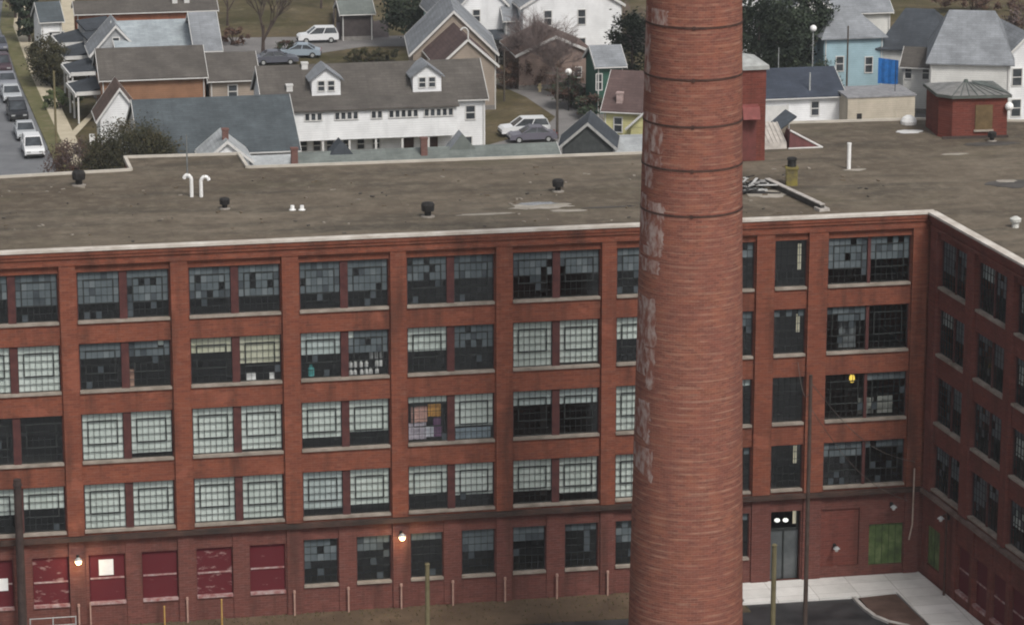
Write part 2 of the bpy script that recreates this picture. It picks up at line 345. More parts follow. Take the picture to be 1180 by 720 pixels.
def shell(mb, M, x0,x1,z0,z1, ops, depth=.42, m=0, d0=0.0):
    """wall front with reveals round every opening"""
    xs=sorted({x0,x1,*[o[0] for o in ops],*[o[1] for o in ops]}); zs=sorted({z0,z1,*[o[2] for o in ops],*[o[3] for o in ops]})
    xs=[x for x in xs if x0<=x<=x1]; zs=[z for z in zs if z0<=z<=z1]
    for i in range(len(xs)-1):
        for j in range(len(zs)-1):
            cx=(xs[i]+xs[i+1])/2; cz=(zs[j]+zs[j+1])/2
            if any(o[0]<cx<o[1] and o[2]<cz<o[3] for o in ops): continue
            mb.face([M@Vector(q) for q in ((xs[i],d0,zs[j]),(xs[i+1],d0,zs[j]),(xs[i+1],d0,zs[j+1]),(xs[i],d0,zs[j+1]))],m)
    for (a,b,c,d) in ops:
        for q in (((a,d0,c),(a,d0,d),(a,depth,d),(a,depth,c)),((b,d0,d),(b,d0,c),(b,depth,c),(b,depth,d)),((a,d0,d),(b,d0,d),(b,depth,d),(a,depth,d)),((b,d0,c),(a,d0,c),(a,depth,c),(b,depth,c))):
            mb.face([M@Vector(w) for w in q],m)
wall=MB()
up_ops=[(a,b,c,d) for (a,b) in BAYS for (c,d) in ROWS]
shell(wall,I4,-34,S_C,5.2,ZT,up_ops)
g_ops=[(a,b,1.6,4.33) for a,b in GLASSG]+[(a,b,1.35,4.2) for a,b in BOARDG]+[(24.58,26.35,.06,4.3),(27.25,29.85,.8,4.25),(30.45,32.5,.7,3.2)]
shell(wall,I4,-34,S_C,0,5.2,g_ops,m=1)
w_ops=[(a,b,c,d) for (a,b) in WBAYS for (c,d) in ROWS]
shell(wall,W2,0,36,5.2,ZT,w_ops,m=2)
WG=[(5.2,7.0),(7.6,9.4),(10.0,11.8),(12.5,14.3),(15.,16.8)]
shell(wall,W2,0,36,0,5.2,[(a,b,.7,3.5) for a,b in WG]+[(.75,2.65,.9,3.3)],m=2)
def boxM(mb,M,*a,m=0): mb.box(*a,m=m,M=M)
# piers between the bays, corbelled cornice, belt
edges=[-34]+[e for b in BAYS for e in b]+[S_C]
for i in range(0,len(edges),2):
    a,b=edges[i],edges[i+1]
    inset=.06
    if b-a<.4: continue
    boxM(wall,I4,a+inset if i else a,b-inset if i<len(edges)-2 else b-.24,-.20,.06,5.40,20.72,m=0)
    boxM(wall,I4,a+inset+.02 if i else a+.01,b-inset-.02 if i<len(edges)-2 else b-.26,-.13,.05,.0,5.12,m=1)
for (a,b) in [(-20.4+1.96,-17.5),(-12.3,-11.45),(-6.4+.03,-5.46),(-.42,.55),(5.55,6.53),(11.44,12.47),(17.43,18.47)]:
    boxM(wall,I4,a,b,-.07,.05,.02,5.1,m=1)
for z0,z1,dp in ((20.72,20.9,.24),(20.9,21.12,.17),(21.12,21.3,.27),(21.3,21.52,.33)):
    boxM(wall,I4,-34,S_C-.34,-dp,.05,z0,z1,m=0)
    boxM(wall,W2,.34,36,-dp,.05,z0,z1,m=2)
wedges=[.36]+[e for b in WBAYS for e in b]+[23]
for i in range(0,len(wedges),2): boxM(wall,W2,wedges[i]+.06 if i else wedges[i],wedges[i+1]-.06,-.2,.06,5.4,20.72,m=2)
for i in range(9): boxM(wall,W2,4.62+i*2.45,5.06+i*2.45,-.1,.05,.0,5.1,m=2)
# side and back walls
roof_out=[FAC@Vector((-34,0,0)),FAC@Vector((S_C,0,0)),WING@Vector((36,0,0)),WING@Vector((36,24,0)),Vector((62,209,0)),Vector((62,214,0)),at(1180,140,ZT),at(1057,138,ZT),at(878,143,ZT),at(872,171,ZT),
          at(740,177,ZT),at(285,193.5,ZT),at(275,178,ZT),at(144,182,ZT),at(151,196.5,ZT),at(0,205,ZT),Vector((-42,188.2,0))]
ro=[(INV@Vector((p.x,p.y,0))) for p in roof_out]
for i in range(2,len(ro)):
    p=ro[i]; q=ro[(i+1)%len(ro)]
    wall.face([(p.x,p.y,0),(q.x,q.y,0),(q.x,q.y,ZT),(p.x,p.y,ZT)],0)
wall.build('wall',[BRICK,BRICK_LOW,BRICK_WING],mill)
rf=MB()
for z in (ZT-.02,): rf.face([(p.x,p.y,z) for p in ro],0)
rf.build('roof',ROOFM,mill)
cp=MB()
boxM(cp,I4,-34,S_C+.1,-.40,.16,21.53,21.66); boxM(cp,W2,.25,36,-.40,.16,21.531,21.662)
cp.build('coping',COPING,mill)
cp=MB()
for i in range(4,len(ro)-1):
    p=Vector((ro[i].x,ro[i].y,0)); q=Vector((ro[i+1].x,ro[i+1].y,0)); d=(q-p)
    if d.length<.1: continue
    d.normalize(); n=Vector((-d.y,d.x,0))
    for (e,zz) in ((.10,.10+.002*i),):
        a=[p-n*e,q-n*e,q+n*e,p+n*e]
        cp.hexa([(v.x,v.y,ZT-.1) for v in a]+[(v.x,v.y,ZT+zz) for v in a])
cp.build('rear_parapet',mat('parapet_edge',(.42,.39,.34),(.54,.50,.44),.8),mill)
lg=MB()
boxM(lg,I4,-34,S_C-.2,-.36,.05,5.12,5.36); lg.build('belt_ledge',LEDGE,mill)
lg=MB(); boxM(lg,W2,.2,36,-.34,.05,5.13,5.34); lg.build('belt_ledge',mat('wing_ledge',(.10,.06,.05),(.2,.15,.13),1),mill)
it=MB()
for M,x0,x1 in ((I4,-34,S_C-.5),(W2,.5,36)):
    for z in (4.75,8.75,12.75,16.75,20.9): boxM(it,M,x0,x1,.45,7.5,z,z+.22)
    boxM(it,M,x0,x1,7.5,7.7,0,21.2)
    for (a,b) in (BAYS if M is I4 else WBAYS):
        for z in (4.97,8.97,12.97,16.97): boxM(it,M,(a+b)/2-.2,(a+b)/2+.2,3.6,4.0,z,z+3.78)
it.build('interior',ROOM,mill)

def frac_blind(mb, M, x0,x1,z0,z1,fr,m=0,y=.30):
    h=(z1-z0)*fr; k=max(2,int((x1-x0)/.3))
    for i in range(k):
        a=x0+(x1-x0)*i/k; b=x0+(x1-x0)*(i+1)/k; e=.015*(i%2)
        boxM(mb,M,a,b,y+e,y+e+.02,z1-h,z1,m=m)
rnd=random.Random(11)
def sash(st, gl, M, x0,x1,z0,z1,nx,nz,pick):
    """steel multi-pane sash; pick(i,j) gives the glass of column i, row j from the top"""
    y=.22
    for i in range(nx+1):
        x=x0+(x1-x0)*i/nx; t=.028 if i in (0,nx) else .008
        boxM(st,M,x-t,x+t,y-.03,y+.03,z0,z1)
    for j in range(nz+1):
        z=z0+(z1-z0)*j/nz; t=.03 if j in (0,nz) else .0085
        boxM(st,M,x0+.03,x1-.03,y-.028,y+.028,max(z0+.002,z-t),min(z1-.002,z+t))
    if nx>=6:                                    # the pivoting light in the middle
        a=x0+(x1-x0)/nx; b=x1-(x1-x0)/nx; c=z0+(z1-z0)*2/nz; d=z1-(z1-z0)/nz
        for q in ((a-.03,a+.03,c,d),(b-.03,b+.03,c,d)): boxM(st,M,q[0],q[1],y-.045,y+.035,q[2],q[3])
        for z in (c,d): boxM(st,M,a+.031,b-.031,y-.044,y+.034,z-.03,z+.03)
    for i in range(nx):
        for j in range(nz):
            a=x0+(x1-x0)*i/nx; b=x0+(x1-x0)*(i+1)/nx; d=z1-(z1-z0)*j/nz; c=z1-(z1-z0)*(j+1)/nz
            gl.face([M@Vector(q) for q in ((a,y,c),(b,y,c),(b,y,d),(a,y,d))],pick(i,j))
def window(M,x0,x1,z0,z1,spec,split=True,nx=7,nz=6,mw=.21):
    """spec: list of (blind fraction, blind kind, frosting fraction) for each half"""
    parts=[]
    xm=(x0+x1)/2; mw=(mw if split else 0)
    spans=[(x0+.05,xm-mw),(xm+mw,x1-.05)] if split else [(x0+.05,x1-.05)]
    fr_=MB(); boxM(fr_,M,x0+.004,x0+.05,.12,.33,z0+.062,z1-.05); boxM(fr_,M,x1-.05,x1-.004,.12,.33,z0+.062,z1-.05); boxM(fr_,M,x0+.004,x1-.004,.12,.33,z1-.05,z1-.004)
    if split: boxM(fr_,M,xm-mw,xm+mw,.1,.34,z0+.062,z1-.051)
    w=fr_.build('window',MULL,mill)
    for (a,b),(fr,kind,fz) in zip(spans,spec):
        st=MB(); gl=MB()
        def pick(i,j,fz=fz,fr=fr):
            t=(j+.5)/nz; r=rnd.random()
            if fz>0:
                if t<fz: return 0 if r<.07 else (3 if r<.19 else (2 if r<.30 else 1))
                return 0 if r<.93 else 3
            if fr<.9 and t>fr: return 0 if r<.99 else 3
            return 0
        sash(st,gl,M,a,b,z0+.08,z1-.052,nx,nz,pick)
        st.build('sash',STEEL,w); gl.build('glass',[CLEAR]+FROST,w)
        if fr>0:
            bl=MB(); frac_blind(bl,M,a+.02,b-.02,z0+.1,z1-.055,fr,0); bl.build('blind',BLIND[kind],w)
    s=MB(); boxM(s,M,x0+.006,x1-.006,-.11,.30,z0-.075,z0+.06); s.build('sill',STONE,w)
    return w
D=(0,0,0); FULL=(1,0,0)
def top(f=.6): return (0,0,f)
SPEC={ # bay index: rows from floor 2 to floor 5
 0:[[FULL,FULL],[D,D],[FULL,FULL],[top(.6),top(.6)]],
 1:[[(.6,0,0),(.5,0,0)],[D,(.0,0,0)],[FULL,FULL],[top(.55),top(.7)]],
 2:[[FULL,FULL],[FULL,(.92,0,0)],[(.1,0,.3),(.12,0,.4)],[top(.6),top(.65)]],
 3:[[FULL,(.98,0,0)],[FULL,(.97,0,0)],[(.34,1,0),(.62,1,0)],[top(.6),top(.62)]],
 4:[[(.87,2,0),(.82,0,0)],[(.80,0,0),(.72,0,0)],[(.5,2,0),(.2,0,.45)],[top(.65),top(.65)]],
 5:[[(.65,0,0),(.74,0,0)],[(.14,0,0),(.72,0,0)],[(.55,0,0),(.0,0,.5)],[top(.5),top(.55)]],
 6:[[(.74,0,0),(.83,0,0)],[(.33,2,0),(.35,2,0)],[FULL,(.97,0,0)],[top(.45),top(.45)]],
 7:[[FULL,(.7,0,0)],[FULL,FULL],[(.5,0,0),(.4,0,0)],[top(.5),top(.5)]],
 8:[[(0,0,.2)],[(.15,2,0)],[(0,0,.3)],[(0,0,.3)]],
 9:[[D],[D],[(0,0,.2)],[D]],
 10:[[(0,0,.3),(0,0,.2)],[D,(0,0,.15)],[(0,0,.35),D],[(0,0,.6),(0,0,.5)]]}
for bi,(a,b) in enumerate(BAYS):
    for ri,(c,d) in enumerate(ROWS):
        sp=SPEC[bi][ri]; window(I4,a,b,c,d,sp,split=len(sp)==2,nx=7 if len(sp)==2 else 5,mw=.09 if bi==10 else .21)
WS=[[(0,0,.35),(0,0,.5)],[(0,0,.6),(0,0,.3)],[(.35,2,0),(0,0,.55)],[(0,0,.25),(0,0,.45)]]
for bi,(a,b) in enumerate(WBAYS):
    for ri,(c,d) in enumerate(ROWS):
        sp=WS[(bi+ri*3)%4] if bi!=2 else [(.6,0,.2),(.5,0,0)]
        window(W2,a,b,c,d,sp,nx=5,mw=.08)
for k,(a,b) in enumerate(GLASSG): window(I4,a,b,1.6,4.33,[(0,0,(.5,.34,.18)[k%3])],split=False,nx=5)
def boarded(M,a,b,z0,z1,k):
    w=MB(); boxM(w,M,a+.02,b-.02,.16,.24,z0+.1,z1-.02)
    o=w.build('boarded_window',BOARD[k%3],mill)
    t=MB(); zm=z0+(z1-z0)*(.48 if k%2 else .5); boxM(t,M,a+.06,b-.06,.11,.158,zm-.04,zm+.05); t.build('batten',BOARD_EDGE,o); t=MB(); boxM(t,M,a+.004,b-.004,-.1,.2,z0-.05,z0+.095); t.build('sill',BOARD_EDGE,o)
    return o
for k,(a,b) in enumerate(BOARDG):
    o=boarded(I4,a,b,1.35,4.2,[0,2,1,0,0,1,2][k])
    if k==3:
        t=MB(); boxM(t,I4,a+.55,b-.65,.10,.157,2.95,3.85); tag(t.build('notice',WHT,o),'blank white sheet screwed to the crimson board')
    if k==1:
        t=MB(); boxM(t,I4,b-.9,b-.3,.10,.157,2.4,3.1); t.build('notice',WHT,o)
for k,(a,b) in enumerate(WG): boarded(W2,a,b,.7,3.5,[0,0,2,0,0][k])
# doorway, bricked-up bay and the green doors near the corner
d=MB(); boxM(d,I4,24.6,26.33,.5,.58,.07,3.0); dr=d.build('door',mat('glazed_door',(.07,.08,.085),(.12,.13,.135),1,rough=.4),mill)
d=MB(); boxM(d,I4,24.6,26.33,.44,.56,3.02,3.14); boxM(d,I4,25.42,25.5,.42,.498,.07,3.0); boxM(d,I4,24.6,24.68,.42,.57,3.15,4.29);boxM(d,I4,26.25,26.33,.42,.57,3.15,4.29); d.build('door_frame',STEEL,dr)
d=MB(); boxM(d,I4,27.27,29.83,.1,.3,.8,4.23); d.build('brick_infill',BRICK_WING,mill)
GRN=mat('green_paint',(.050,.068,.032),(.16,.20,.09),1.1,c3=(.085,.13,.045))
d=MB(); boxM(d,I4,30.47,32.48,.12,.24,.72,3.18); o=d.build('green_door',GRN,mill)
d=MB()
for i in range(1,5): boxM(d,I4,30.47+i*.4-.012,30.47+i*.4+.012,.105,.119,.75,3.15)
d.build('plank_gap',mat('shadow_gap',(.02,.04,.012)),o)
d=MB(); boxM(d,W2,.77,2.63,.12,.24,.92,3.28); o=d.build('green_door',GRN,mill)
d=MB(); boxM(d,W2,1.67,1.73,.1,.119,.95,3.25); d.build('door_seam',mat('shadow_seam',(.02,.04,.012)),o)
# thin conduit down the corner, downpipe on the wing
p=MB(); p.path([(32.9,-.5,6.6),(32.88,-.5,3.2),(32.7,-.5,2.3)],.045,m=0); p.build('conduit',mat('pale_conduit',(.36,.28,.23),(.48,.38,.32),3),mill)
p=MB(); q=W2@Vector((4.2,-.32,5.05)); r_=W2@Vector((4.2,-.32,.1)); p.path([q,r_],.07); p.build('downpipe',IRON,mill)
# short painted pipes on the piers of the ground floor
for x in (-15.0,-9.0,-3.0,.05,3.05,6.0,9.0,12.0,14.95):
    p=MB(); p.path([(x,-.3,.0),(x,-.3,1.35)],.055); p.tube((x,-.3,1.35),(x,-.3,1.5),.085,.07,8)
    p.build('standpipe',PINKP,mill)

# wall lamps
def wall_lamp(px,py,label,M=FAC,lit=True,x=None,z=None,mat_=None):
    root=empty('wall_lamp',M@Vector((x,-.2,z)),math.atan2((M.to_3x3()@Vector((1,0,0))).y,(M.to_3x3()@Vector((1,0,0))).x),label,'wall lamp','wall lamps on the mill')
    b=MB(); b.box(-.08,.08,0,.12,-.1,.16); b.path([(0,0,.08),(0,-.2,.2),(0,-.38,.12)],.03); b.build('bracket',BLACKM,root)
    h=MB(); h.lathe([(.05,.16),(.2,.02),(.21,0)],12,c=(0,-.4)); h.build('shade',GALV,root)
    l=MB(); l.ball((0,-.4,-.08),.19 if lit else .1,12,8); l.build('bulb',mat_ or LAMP,root,True)
    return root
def lightat(o,off,w,c=(1,.75,.42),r=.12):
    l=bpy.data.lights.new('bulb_glow','POINT'); l.energy=w; l.color=c; l.shadow_soft_size=r
    q=bpy.data.objects.new('bulb_glow',l); COL.objects.link(q); q.parent=o; q.location=off
l1=wall_lamp(0,0,'lit warm wall lamp beside the crimson board with a white sheet',x=-14.95,z=4.15); lightat(l1,(0,-.75,-.2),60)
l2=wall_lamp(0,0,'lit warm wall lamp on the pier between the dark ground floor windows',x=3.08,z=4.42); lightat(l2,(0,-.75,-.2),60)
wall_lamp(0,0,'small unlit white lamp beside the bricked up bay',x=28.35,z=2.05,mat_=GLOBE,lit=False)
wall_lamp(0,0,'small unlit lamp above the green door on the main front',x=31.7,z=4.35,mat_=GLOBE,lit=False)
wall_lamp(0,0,'unlit lamp high on the wing next to its downpipe',M=WING,x=4.05,z=4.7,mat_=GLOBE,lit=False)
# lights in the doorway
for x,z,lab in ((25.25,3.42,'left one of the two bright ceiling lights inside the mill doorway'),(25.75,3.4,'right one of the two bright ceiling lights inside the mill doorway')):
    p=MB(); p.ball((0,0,0),.17,10,6,sz=.7); p.tube((0,0,.1),(0,0,1.2),.02,.02,6,1); o=p.build('ceiling_light',[LAMPW,BLACKM]); o.location=FAC@Vector((x,1.1,z)); tag(o,lab,'ceiling light','ceiling lights in the doorway')

# ---- things seen inside the windows
def inside(name,mb,mats,x,y,z,label,cat,group=None,rz=FA,M=FAC):
    o=mb.build(name,mats); o.location=M@Vector((x,y,z)); o.rotation_euler=(0,0,rz); return tag(o,label,cat,group)
def jar(h,r):
    m=MB(); m.lathe([(0,0),(r,0),(r,h*.7),(r*.55,h*.85),(r*.55,h),(0,h)],10); return m
rk=empty('storage_rack',FAC@Vector((1.35,.75,12.97)),FA,'dark rack of white jars behind the third floor window with the short blind','rack')
m=MB()
for z in (.55,1.02,1.48): m.box(-1.05,1.05,-.18,.18,z-.03,z)
m.build('shelf',BLACKM,rk)
for sx in (-1.06,1.06):
    m=MB(); m.box(sx-.02,sx+.02,-.18,.18,0,1.6); m.build('upright',BLACKM,rk)
jn=0
for row,zz in ((0,12.97+1.02),(1,12.97+.55),(2,12.97+1.48)):
    for k in range(7):
        if row==2 and k<4: continue
        if rnd.random()<.12: continue
        x=1.35-.88+k*.29+rnd.uniform(-.04,.04)
        inside('jar',jar(.34+rnd.random()*.1,.105),WHT,x,.72,zz,'white jar standing on the dark rack behind the mill window','jar','white jars on the rack')
inside('canister',jar(.62,.17),plain('teal_plastic',(.10,.42,.42)),-1.75,.55,13.68,'teal canister on the sill of the third floor window beside the white jars','canister')
def cloth(w,h,seed):
    m=MB(); r=random.Random(seed); n=8; ys=[r.uniform(-.04,.04) for _ in range(n+1)]
    for i in range(n):
        a=-w/2+w*i/n; b=-w/2+w*(i+1)/n
        m.hexa([(a,ys[i],-h*(1+.06*r.random())),(b,ys[i+1],-h),(b,ys[i+1]+.02,-h),(a,ys[i]+.02,-h),(a,ys[i],0),(b,ys[i+1],0),(b,ys[i+1]+.02,0),(a,ys[i]+.02,0)])
    return m
for x,z,w,h,c,lab in ((4.25,11.6,.9,.9,(.55,.32,.27),'salmon pink cloth hung in the window full of colourful fabrics'),(5.15,11.75,.8,.75,(.55,.28,.06),'orange cloth hung in the window full of colourful fabrics'),
    (4.1,10.65,1.1,.95,(.50,.45,.52),'pale lilac cloth hung low in the window full of colourful fabrics'),(5.3,10.9,.5,1.1,(.16,.08,.16),'dark plum cloth hung in the window full of colourful fabrics'),(4.8,10.4,.55,.6,(.55,.56,.62),'white cloth hung low in the window full of colourful fabrics')):
    inside('hanging_cloth',cloth(w,h,int(x*100)),plain('dyed_cloth',c),x,.42+.05*(z<11),z,lab,'cloth','cloths hung in the window')
inside('hanging_cloth',cloth(2.0,.62,5),plain('slate_cloth',(.20,.25,.29)),7.3,.33,10.25,'blue grey curtain along the bottom of the window next to the colourful fabrics','cloth','cloths hung in the window')
def carton(w,h,d):
    m=MB(); m.box(-w/2,w/2,-d/2,d/2,0,h); m.box(-w/2-.01,w/2+.01,-d/2-.01,d/2+.01,h*.86,h*.9); return m
for x,w,h,lab in ((-5.1,.5,.36,'wide white box on the sill under the cream blind'),(-3.95,.26,.32,'narrow white box on the sill under the cream blind')):
    inside('box',carton(w,h,.25),WHT,x,.48,13.66,lab,'box','boxes on the window sill')
inside('box',carton(.36,.9,.3),plain('kraft_board',(.34,.20,.15)),-11.7,.5,13.66,'upright brown carton standing behind the dark third floor window','box')
for x0,z0,w,h,lab in ((30.2,9.7,.95,.95,'left pale board leaning inside the wide corner window'),(31.35,9.7,.9,1.0,'right pale board leaning inside the wide corner window'),(29.0,13.7,1.0,1.7,'tall grey board leaning inside the wide corner window below the top floor')):
    m=MB(); m.box(-w/2,w/2,0,.05,0,h); m.box(-w/2,w/2,-.02,-.002,h*.5-.02,h*.5+.02)
    inside('leaning_board',m,plain('pale_board',(.36,.37,.34) if w<1 else (.17,.19,.20)),x0,.6,z0,lab,'board','boards inside the corner windows')
def lamp_in(x,y,z,lab,m_,r=.09,hang=.5):
    root=empty('hanging_lamp',FAC@Vector((x,y,z)),FA,lab,'hanging lamp','lit lamps inside the mill')
    m=MB(); m.ball((0,0,0),r,10,6,sz=1.5); m.build('bulb',m_,root,True)
    m=MB(); m.tube((0,0,r),(0,0,hang),.015); m.tube((0,0,r),(0,0,r+.12),.06); m.build('cord',BLACKM,root)
lamp_in(29.45,.9,11.75,'yellow glowing lamp inside the wide corner window above the pale boards',LAMPY,.17,1.0)
lamp_in(30.1,1.2,15.55,'small white lit lamp inside the wide corner window with the grey board',LAMPW,.09,1.1)
lamp_in(27.95,.9,15.9,'yellowish lamp at the left edge of the wide corner window with the grey board',emis('dull_bulb',(.9,.75,.4),.4),.13,.8)
for x,z,lab in ((26.15,19.3,'tall pale tube light inside the narrow top floor window'),(26.15,15.2,'pale tube light inside the narrow window under the top floor'),(26.15,7.4,'pale tube light inside the narrow second floor window'),(26.2,3.75,'pale tube light inside the mill doorway')):
    m=MB(); m.tube((0,0,-.45 if z<19 else -.9),(0,0,.5),.07); m.box(-.1,.1,.075,.1,-.5 if z<19 else -.95,.55)
    inside('tube_light',m,emis('tube_glow',(.85,.8,.62),.16),x,.75,z,lab,'tube light','tube lights inside the mill')
print('mill ok')

# ------------------------------------------------------------------ the smokestack
YC=161.0
def stack_at(y,xl,xr):
    c=atY((xl+xr)/2,y,YC); dz=proj(c)[2]; return c,(xr-xl)/2*dz/FPX
c0,r0=stack_at(720,724.5,856); c1,r1=stack_at(0,744.5,855)
cx=(c0.x+c1.x)/2; tp=(r1-r0)/(c1.z-c0.z)
def rad(z): return r0+tp*(z-c0.z)
HS=46.0
stk=empty('smokestack',(cx,YC,0),0,'tall round tapering red brick smokestack with faded white lettering, in front of the mill','smokestack')
m=MB(); m.lathe([(rad(0)+.25,0),(rad(0)+.25,1.2),(rad(1.3),1.3)]+[(rad(z),z) for z in range(2,int(HS)+1)]+[(rad(HS)+.2,HS+.1),(rad(HS)+.25,HS+.9),(rad(HS)+.05,HS+1.0),(rad(HS)-.5,HS+1.0),(rad(HS)-.5,HS-6),(0,HS-6)],96)
m.build('shaft',STACK,stk,True)
def zat(y):
    lo,hi=0,60
    for _ in range(50):
        z=(lo+hi)/2
        if proj((cx,YC-rad(z),z))[1]>y: lo=z
        else: hi=z
    return lo
bz=[zat(y) for y in (33,93,147,197.5,250)]
step=(bz[0]-bz[4])/4
for z in bz+[bz[0]+step,bz[0]+2*step]:
    m=MB(); h=.05; m.lathe([(rad(z-h)-.02,z-h),(rad(z-h)+.03,z-h),(rad(z+h)+.03,z+h),(rad(z+h)-.02,z+h)],96); b=m.build('iron_band',IRON,stk)
    m=MB(); t=R(-93); m.box(-.07,.07,-.07,.02,-.09,.09,M=Matrix.Translation((rad(z)*math.cos(t),rad(z)*math.sin(t),z))); m.build('band_clamp',IRON,b)
    m=MB()
# worn painted strokes of the vertical lettering on the left flank
def stroke(mb,xa,xb,ya,yb,skew=0,n=5,k=10):
    """patch of paint on the shaft between picture columns xa..xb (as angle) and heights"""
    xa-=3.5; xb-=2.5; za,zb=zat(yb),zat(ya)
    def ang(x,y,z):
        hw=rad(z); X=(x-proj((cx,YC,z))[0])*proj((cx,YC-rad(z)*.5,z))[2]/FPX
        return -math.pi/2+math.asin(max(-.995,min(.995,X/hw)))
    P=[]
    for j in range(k+1):
        z=za+(zb-za)*j/k; row=[]
        for i in range(n+1):
            e=0 if 0<i<n else rnd.uniform(-.03,.03)
            zz=z+(rnd.uniform(-.06,.06) if j in (0,k) else 0)
            sh=skew*(1-j/k)
            t=ang(xa+(xb-xa)*i/n,0,z)+e; zz+=-sh*i/n
            r=rad(zz)+.012; row.append((r*math.cos(t),r*math.sin(t),zz))
        P.append(row)
    for j in range(k):
        for i in range(n): mb.face([P[j][i],P[j][i+1],P[j+1][i+1],P[j+1][i]])
for g in ([(743,770,14,34,0)],[(744,751,36,112,0)],[(744,760,137,150,.5),(752,764,150,180,0),(745,750,150,200,0)],[(748,763,184,196,0),(746,753,198,222,0)],
          [(741,746,232,280,0),(749,766,238,262,0),(748,765,262,290,0),(739,763,290,300,0),(738,760,304,320,0)],[(739,756,350,405,0),(737,744,405,440,0),(746,755,408,455,0)],[(735,750,470,492,0),(733,749,492,508,.5)],[(731,752,524,548,.6)]):
    m=MB()
    for q in g: stroke(m,*q)
    m.build('faded_letter',GHOST,stk)

# ------------------------------------------------------------------ things on the mill roof
ZR=ZT-.018
def rp(x,y): return at(x,y,ZR)
def one(name,mb,mats,loc,label,cat,group=None,rz=0):
    o=mb.build(name,mats); o.location=loc; o.rotation_euler=(0,0,rz); return tag(o,label,cat,group)
def vent(px,py,label,s=1.0,kind=0):
    root=empty('roof_vent',rp(px,py),0,label,'roof vent','vents on the mill roof')
    m=MB(); m.tube((0,0,0),(0,0,.5*s),.2*s,.2*s,10); m.build('pipe',BLACKM if kind==0 else GALV,root)
    m=MB(); m.lathe([(.1*s,.36*s),(.37*s,.38*s),(.40*s,.74*s),(.34*s,.86*s),(0,.93*s)],10); m.build('cowl',BLACKM if kind==0 else GALV,root)
    m=MB(); m.lathe([(.42*s,0),(.42*s,.05),(.17*s,.09)],12); m.build('flashing',mat('vent_flashing',(.2,.18,.15),(.3,.27,.24),3),root)
vent(91,214,'large black roof vent at the left end near the street corner',1.0)
vent(259,241,'black roof vent just right of the twin white pipes',.75)
vent(493,250,'black roof vent nearest the white coping in mid roof',.95)
vent(643,221,'black roof vent beside the pale roof patches',.85)
vent(1143,163,'black roof vent in front of the brick penthouse',.7)
for px,lab in ((219,'left one of the twin white gooseneck pipes'),(230,'right one of the twin white gooseneck pipes')):
    m=MB(); m.path([(0,0,0),(0,0,1.05),(-.06,0,1.2),(-.2,0,1.3),(-.36,0,1.24),(-.42,0,1.08)] if px==219 else [(0,0,0),(0,0,.95),(.08,0,1.12),(.22,0,1.2),(.4,0,1.14),(.46,0,.98)],.105,10)
    one('gooseneck_pipe',m,WHT,rp(px+2,227),lab+' on the mill roof','pipe','gooseneck pipes')
for px,lab in ((337,'left one of the two small pale pipe stubs'),(348,'right one of the two small pale pipe stubs')):
    m=MB(); m.tube((0,0,0),(0,0,.26),.13,.11,10); m.lathe([(.2,0),(.2,.03),(.1,.06)],10); one('pipe_stub',m,WHT,rp(px,242),lab+' in mid roof','pipe','pipe stubs')
m=MB(); m.tube((0,0,0),(0,0,1.55),.12,.12,12); m.tube((0,0,1.5),(0,0,1.6),.14,.13,12); one('stand_pipe',m,WHT,rp(978,195),'tall straight white pipe standing alone on the right roof','pipe')
m=MB(); m.tube((0,0,0),(0,0,.35),.2,.2,12); m.lathe([(.3,.33),(.32,.5),(.12,.62),(0,.64)],12); one('mushroom_vent',m,plain('pale_cap',(.55,.55,.52)),rp(1170,262),'low pale mushroom vent near the wing coping','roof vent')
m=MB(); m.lathe([(0,0),(.5,0),(.52,.2),(.4,.42),(.2,.55),(0,.6)],12); one('dome_cap',m,WHT,rp(1047,143),'white domed cap near the far edge of the right roof','roof cap')
def patch(px,py,w,d,mt,seed,label=None,rz=0):
    r=random.Random(seed); n=18; poly=[]
    for i in range(n):
        t=2*math.pi*i/n; k=r.uniform(.72,1.1); poly.append((w/2*k*math.cos(t),d/2*k*math.sin(t)))
    m=MB(); m.prism(poly,.004,.02+.003*(seed%5)); return m
WETP=mat('standing_water',(.13,.13,.13),(.26,.26,.255),.8,rough=.12,spec=.6); PALEP=mat('pale_silt',(.24,.215,.175),(.36,.33,.29),.8); DKP=mat('bitumen_patch',(.05,.046,.043),(.09,.083,.077),.8)
for px,py,w,d,mt,s,lab in ((622,238,3.9,1.6,PALEP,1,'wide pale silt patch right of mid roof'),(618,235,2.6,.9,WETP,7,'shallow puddle in the pale silt patch of the roof'),(560,247,3.4,.45,PALEP,3,'thin pale streak left of the silt patch near the coping'),(655,243,2.2,.7,PALEP,4,'small pale patch right of the puddle'),
      (886,224,2.6,2.2,PALEP,5,'white silt patch beside the broken debris'),(1048,152,1.8,1.2,mat('white_membrane',(.5,.5,.5),(.62,.62,.61),1),6,'white membrane scrap near the far edge of the right roof'),(1165,212,3.2,2.4,DKP,11,'dark wet patch at the right end of the roof'),(1160,209,1.3,.9,PALEP,12,'pale spot in the dark wet roof patch'),
      (985,196,1.6,.6,PALEP,13,'pale ring at the foot of the tall white pipe'),(1100,178,1.8,.5,PALEP,14,'faint pale streak in front of the penthouse'),(700,239,3,.35,DKP,15,'dark streak beside the smokestack'),(1140,166,4,1.2,DKP,16,'dark damp strip before the brick penthouse')):
    one('roof_patch',patch(px,py,w,d,mt,s),mt,rp(px,py),lab,'roof patch',None,FA)
m=MB(); rr=random.Random(77)
